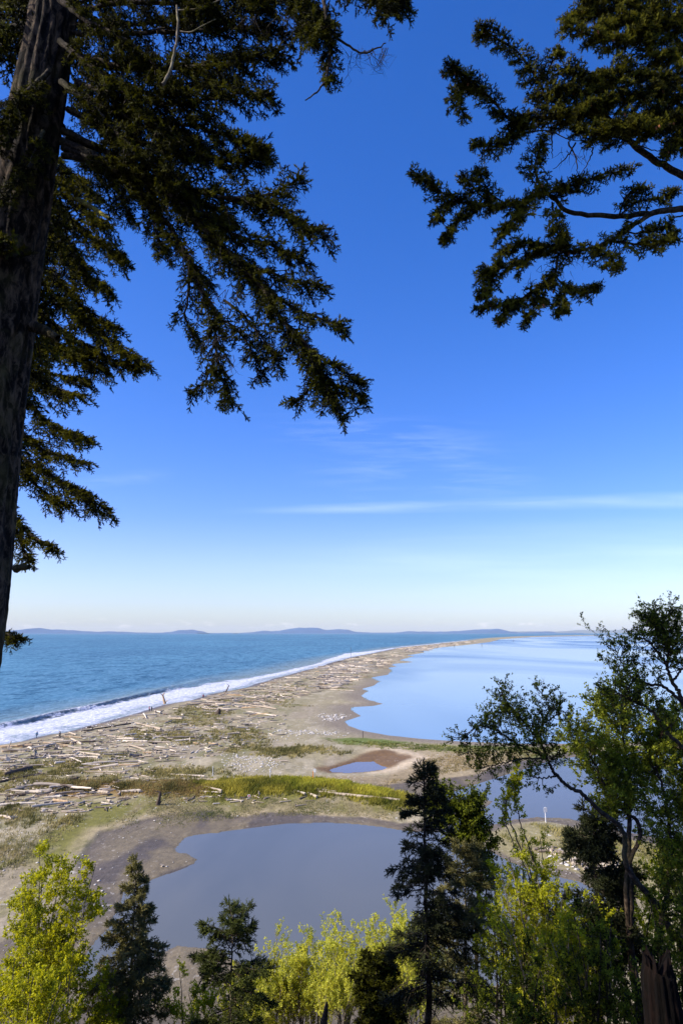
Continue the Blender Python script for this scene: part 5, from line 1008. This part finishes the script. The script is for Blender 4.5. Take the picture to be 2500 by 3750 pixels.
# grass tufts
def grass():
    Vs, Cs, Fs, off = [], [], [], 0
    def patch(poly, n, h0, h1, c0, c1, w=.07, blades=7, zz=1.2, thr=.40, lean=(.25, 0)):
        nonlocal off
        q = np.array(samp(poly, n)); x, y = G(q[:, 0], q[:, 1], zz); x = x + rs.normal(0, .8, n); y = y + rs.normal(0, 1.6, n); nz = fbm(x * .3, y * .12, 91, 3); k = nz > thr + rs.normal(0, .05, n); x, y = x[k], y[k]; z = height(x, y); k = z > .25; x, y, z = x[k], y[k], z[k]; n = len(x)
        for b in range(blades):
            a = rs.uniform(0, 6.28, n); hh = (h0 + (h1 - h0) * rs.rand(n)) * (.45 + 1.0 * fbm(x * .35, y * .35, 95, 3)); px_ = x + rs.normal(0, .22, n); py_ = y + rs.normal(0, .3, n); dx = np.cos(a) * w; dy = np.sin(a) * w
            lx = lean[0] * hh + rs.normal(0, .22, n) * hh; ly = rs.normal(0, .22, n) * hh
            T = np.stack([np.stack([px_ - dx, py_ - dy, z - .03], -1), np.stack([px_ + dx, py_ + dy, z - .03], -1), np.stack([px_ + lx, py_ + ly, z + hh], -1)], 1)
            t = np.clip(rs.rand(n)[:, None] * .4 + (fbm(x * .5, y * .25, 93, 3)[:, None] - .35) * 1.9, 0, 1); c = np.array(c0) * (1 - t) + np.array(c1) * t
            Vs.append(T.reshape(-1, 3)); Cs.append(np.repeat(c, 3, 0)); Fs.append(np.arange(n * 3).reshape(n, 3) + off); off += n * 3
    dunep = [(700, 2866), (830, 2850), (1000, 2850), (1110, 2852), (1260, 2862), (1390, 2885), (1490, 2912), (1500, 2938), (1430, 2935), (1280, 2905), (1080, 2890), (800, 2900)]
    patch(dunep, 5200, .25, .7, (.09, .10, .015), (.42, .36, .05), thr=.28); patch([(1000, 2855), (1110, 2856), (1260, 2866), (1400, 2890), (1460, 2915), (1300, 2895), (1100, 2880)], 2400, .35, .8, (.22, .24, .02), (.50, .46, .05), thr=.36)
    patch([(190, 2876), (420, 2870), (800, 2858), (800, 2895), (560, 2900), (240, 2892)], 3600, .15, .45, (.12, .10, .03), (.32, .22, .08), thr=.36)
    patch([(560, 2905), (1130, 2915), (1420, 2950), (1420, 2995), (960, 2970), (790, 2972), (500, 3000), (420, 2990)], 3000, .08, .22, (.12, .14, .04), (.34, .29, .15), .05)
    for cx, cy, rx_, ry_, k in GRASS:
        a = np.linspace(0, 6.28, 14)[:-1]; poly = [(cx + rx_ * math.cos(t), cy + ry_ * math.sin(t)) for t in a]; patch(poly, int(rx_ * ry_ * .20 * k), .25, .65, (.10, .10, .03), (.36, .30, .11), .09, 6, 1.6)
    patch([(0, 2960), (240, 2960), (300, 2990), (200, 3060), (120, 3150), (0, 3180)], 520, .12, .45, (.12, .13, .04), (.38, .32, .16), .05); patch([(0, 3080), (60, 3080), (60, 3160), (0, 3160)], 90, .3, .7, (.2, .2, .06), (.45, .36, .18), .05)
    patch([(1374, 2870), (1600, 2845), (1801, 2805), (2088, 2748), (2400, 2736), (2300, 2722), (1700, 2735), (1560, 2775), (1500, 2815)], 3200, .10, .28, (.18, .15, .05), (.40, .31, .16), .07); patch([(1200, 2704), (1420, 2710), (1700, 2725), (2300, 2728), (2300, 2736), (1700, 2745), (1450, 2735), (1300, 2722)], 1600, .12, .35, (.09, .12, .03), (.25, .25, .07), .09)
    patch([(1800, 3028), (1880, 3010), (1990, 3005), (2250, 3060), (2480, 3110), (2300, 3180), (2060, 3160), (1900, 3130)], 2000, .15, .4, (.16, .16, .04), (.42, .36, .15), .05, zz=.6)
    m, t, p, o = newmat('dune_grass'); at = t.nodes.new('ShaderNodeAttribute'); at.attribute_name = 'col'; t.links.new(at.outputs[0], p.inputs['Base Color']); p.inputs['Roughness'].default_value = .8; p.inputs['Specular IOR Level'].default_value = .15
    tr = t.nodes.new('ShaderNodeBsdfTranslucent'); t.links.new(at.outputs[0], tr.inputs[0]); mx = t.nodes.new('ShaderNodeMixShader'); mx.inputs[0].default_value = .3; t.links.new(p.outputs[0], mx.inputs[1]); t.links.new(tr.outputs[0], mx.inputs[2]); t.links.new(mx.outputs[0], o.inputs[0])
    tag(mesh_obj('dune_grass', np.concatenate(Vs), np.concatenate(Fs), m, colr=np.concatenate(Cs)), 'green and straw dune grass growing in clumps on the sand', 'grass', None, 'stuff')
grass()

# ------------------------------------------------------------------ posts and signs
def solid(name, c, rough_=.7):
    m, t, p, o = newmat(name); n = noise_(t, ocoord(t), 6, 4, .6); t.links.new(mix_(t, n, (c[0] * .8, c[1] * .8, c[2] * .8, 1), (min(1, c[0] * 1.1), min(1, c[1] * 1.1), min(1, c[2] * 1.1), 1)), p.inputs['Base Color']); p.inputs['Roughness'].default_value = rough_; return m
M_white = solid('white_paint', (.78, .78, .76)); M_orange = solid('orange_paint', (.75, .26, .03)); M_red = solid('red_paint', (.6, .04, .03)); M_postdark = solid('weathered_post', (.10, .08, .07)); M_postgrey = solid('silver_post', (.42, .38, .32))
def boxv(c, s):
    c = np.array(c, float); s = np.array(s, float) / 2; v = [c + s * np.array([i, j, k]) for i in (-1, 1) for j in (-1, 1) for k in (-1, 1)]; return v, [(0, 1, 3, 2), (4, 6, 7, 5), (0, 4, 5, 1), (2, 3, 7, 6), (0, 2, 6, 4), (1, 5, 7, 3)]
def boxo(name, c, s, mat, parent, bev=.01):
    v, f = boxv(c, s); o = mesh_obj(name, v, f, mat, parent, world=False); b_ = o.modifiers.new('bevel', 'BEVEL'); b_.width = bev; b_.segments = 2; return o
def gloc(px, py, z=1.0):
    for _ in range(3):
        x, y = G(px, py, z); z = float(height(np.array([float(x)]), np.array([float(y)]))[0])
    return float(x), float(y), z
def post(px, py, ptop, mat, label, w=.10, sign=None, name='marker_post', cat='post', water=False):
    x, y, z = gloc(px, py)
    if water: x, y = (float(v) for v in G(px, py, 0)); z = -.5
    hh = (py - ptop) / F * y / cp * 1.0 + (0.5 if water else 0); root = empty(name, (x, y, z), rs.uniform(-.2, .2), label, cat)
    boxo('post', (0, 0, hh / 2 - .1), (w, w, hh + .2), mat, root); boxo('cap', (0, 0, hh + .015), (w * 1.15, w * 1.15, .03), mat, root, .005)
    if sign: s = sign; boxo('sign_panel', (0, -w / 2 - .02, hh - s[1] / 2), (s[0], .025, s[1]), s[2], root, .006)
    return root, hh
post(1152, 2858, 2820, M_postgrey, 'white sign on a thin post above the dune grass, beside the orange post', .09, (.40, .62, M_white), 'sign_post', 'sign')
post(1146, 2857, 2829, M_orange, 'bright orange marker post beside the white sign', .12); post(989, 2857, 2822, M_white, 'plain white marker post between the grass band and the open sand, without a sign', .10)
post(779, 2850, 2812, M_white, 'plain white post at the end of the pale thin log, leftmost of the marker posts', .10); post(1328, 2702, 2680, M_postdark, 'short dark post with a bluish top by the bay shore', .16, None)
r_, h_ = post(1997, 3010, 2963, M_white, 'white sign on a white post on the grassy point beside the channel', .11, (.50, .62, M_white), 'sign_post', 'sign')
r_, h_ = post(912, 2924, 2911, M_white, 'low white sign with a red square on the meadow above the lagoon', .08, (.46, .34, M_white), 'sign_post', 'sign'); boxo('red_square', (0, -.078, h_ - .17), (.26, .012, .18), M_red, r_, .002)
post(1284, 2408, 2372, M_postdark, 'tall thin pole standing on the berm of the spit at the surf', .30); post(1763, 2366, 2357, M_postdark, 'thin post standing in the bay near the far spit', .8, None, 'marker_post', 'post', True); post(2017, 2560, 2548, M_postdark, 'thin post standing alone in the open bay, above the willow', .3, None, 'marker_post', 'post', True)
post(1879, 2350, 2343, M_postdark, 'very small far post in the bay by the spit end', 1.0, None, 'marker_post', 'post', True); post(1663, 2371, 2362, M_postdark, 'far post at the waterline of the spit on the bay side', .6, None, 'marker_post', 'post', True)

# ------------------------------------------------------------------ people on the surf beach
M_skin = solid('skin', (.50, .30, .21), .6)
def person(px, py, label, top_c, leg_c, hair_c, face, pose, scale=1.0, sitting=False):
    x, y, z = gloc(px, py); root = empty('person', (x, y, z), face, label, 'person')
    st = pose
    def skin(name, verts, edges, rad, mat):
        me = bpy.data.meshes.new(name); me.from_pydata([tuple(np.array(v) * scale) for v in verts], edges, []); o = bpy.data.objects.new(name, me); col.objects.link(o); o.parent = root; me.materials.append(mat)
        md = o.modifiers.new('skin', 'SKIN'); sv = me.skin_vertices[0].data
        for i, r in enumerate(rad): sv[i].radius = (r * scale, r * scale) if not isinstance(r, tuple) else (r[0] * scale, r[1] * scale)
        sv[0].use_root = True; s = o.modifiers.new('sub', 'SUBSURF'); s.levels = 1; s.render_levels = 2
        for p_ in me.polygons: p_.use_smooth = True
        return o
    k = st['stride']; a = st['arm']; hip = .90
    if sitting: hip = .45
    fl = (k, -.10, .07) if not sitting else (.45, -.1, .07); fr = (-k, .10, .07) if not sitting else (.42, .1, .07); kl = (k * .7 + .05, -.10, .48) if not sitting else (.42, -.10, .48); kr = (-k * .35 + .05, .10, .48) if not sitting else (.40, .1, .47)
    V = [(0, 0, hip), (0, 0, hip + .22), (.01, 0, hip + .46), (.02, 0, hip + .58), (.03, 0, hip + .66), (.04, 0, hip + .77), (0, -.09, hip - .04), kl, fl, (fl[0] + .14, fl[1], .035), (0, .09, hip - .04), kr, fr, (fr[0] + .14, fr[1], .035),
         (.01, -.19, hip + .50), (-a * .5, -.25, hip + .24), (-a + .12, -.24, hip + .02), (.01, .19, hip + .50), (a * .5, .25, hip + .24), (a + .12, .24, hip + .02), (-a + .15, -.24, hip - .07), (a + .15, .24, hip - .07)]
    E = [(0, 1), (1, 2), (2, 3), (3, 4), (4, 5), (0, 6), (6, 7), (7, 8), (8, 9), (0, 10), (10, 11), (11, 12), (12, 13), (2, 14), (14, 15), (15, 16), (2, 17), (17, 18), (18, 19), (16, 20), (19, 21)]
    Rr = [.13, .115, .13, .055, .085, .075, .085, .055, .04, .035, .085, .055, .04, .035, .055, .042, .032, .055, .042, .032, .03, .03]
    skin('body', V, E, Rr, M_skin)
    skin('jacket', [V[i] for i in (0, 1, 2, 3, 14, 15, 16, 17, 18, 19)], [(0, 1), (1, 2), (2, 3), (2, 4), (4, 5), (5, 6), (2, 7), (7, 8), (8, 9)], [.155, .145, .155, .07, .075, .06, .05, .075, .06, .05], top_c)
    skin('trousers', [V[i] for i in (0, 6, 7, 8, 10, 11, 12)], [(0, 1), (1, 2), (2, 3), (0, 4), (4, 5), (5, 6)], [.145, .10, .072, .058, .10, .072, .058], leg_c)
    h = np.array(V[4]) + np.array([-.025, 0, .03]); skin('hair', [h, h + np.array([-.01, 0, .09]), h + np.array([-.05, 0, -.10])], [(0, 1), (0, 2)], [.098, .08, .055], hair_c)
M_blue = solid('light_blue_fabric', (.16, .36, .48)); M_navy = solid('navy_fabric', (.03, .05, .09)); M_redf = solid('red_fabric', (.42, .03, .04)); M_blackf = solid('black_fabric', (.02, .02, .025)); M_hair = solid('brown_hair', (.05, .03, .02)); M_hat = solid('blond_hair', (.25, .14, .07)); M_jean = solid('denim', (.05, .09, .16))
person(135, 2704, 'walker in a light blue jacket striding at the edge of the white foam', M_blue, M_jean, M_hat, 2.6, {'stride': .30, 'arm': .18}); person(219, 2705, 'walker in dark clothes standing beside the pale log on the surf beach', M_navy, M_blackf, M_hair, 1.2, {'stride': .12, 'arm': .08}, 1.02)
person(547, 2606, 'person in a red jacket standing on the berm by the surf', M_redf, M_blackf, M_hair, .6, {'stride': .08, 'arm': .06}); person(556, 2606, 'person in dark clothes beside the red-jacketed one', M_blackf, M_blackf, M_hair, 2.6, {'stride': .06, 'arm': .05}, .92)
person(745, 2556, 'person in a dark red top sitting among the driftwood above the surf', M_redf, M_blackf, M_hair, 2.0, {'stride': .1, 'arm': -.15}, 1.2, True)

# ------------------------------------------------------------------ haze over the strait
HAZE = True
if HAZE:
    v, f = boxv((0, 20000, 340), (170000, 125000, 690)); me = bpy.data.meshes.new('haze'); me.from_pydata([tuple(a) for a in v], [], f); o = bpy.data.objects.new('haze', me); col.objects.link(o); tag(o, 'thin blue haze over the strait', 'haze', None, 'stuff')
    m = bpy.data.materials.new('haze'); m.use_nodes = True; t = m.node_tree; t.nodes.clear(); ou = t.nodes.new('ShaderNodeOutputMaterial'); pv = t.nodes.new('ShaderNodeVolumePrincipled'); pv.inputs['Color'].default_value = (.70, .85, 1, 1); pv.inputs['Density'].default_value = 1.1e-5; pv.inputs['Anisotropy'].default_value = 0.0; pv.inputs['Absorption Color'].default_value = (.6, .8, 1, 1)
    t.links.new(pv.outputs[0], ou.inputs['Volume']); me.materials.append(m)
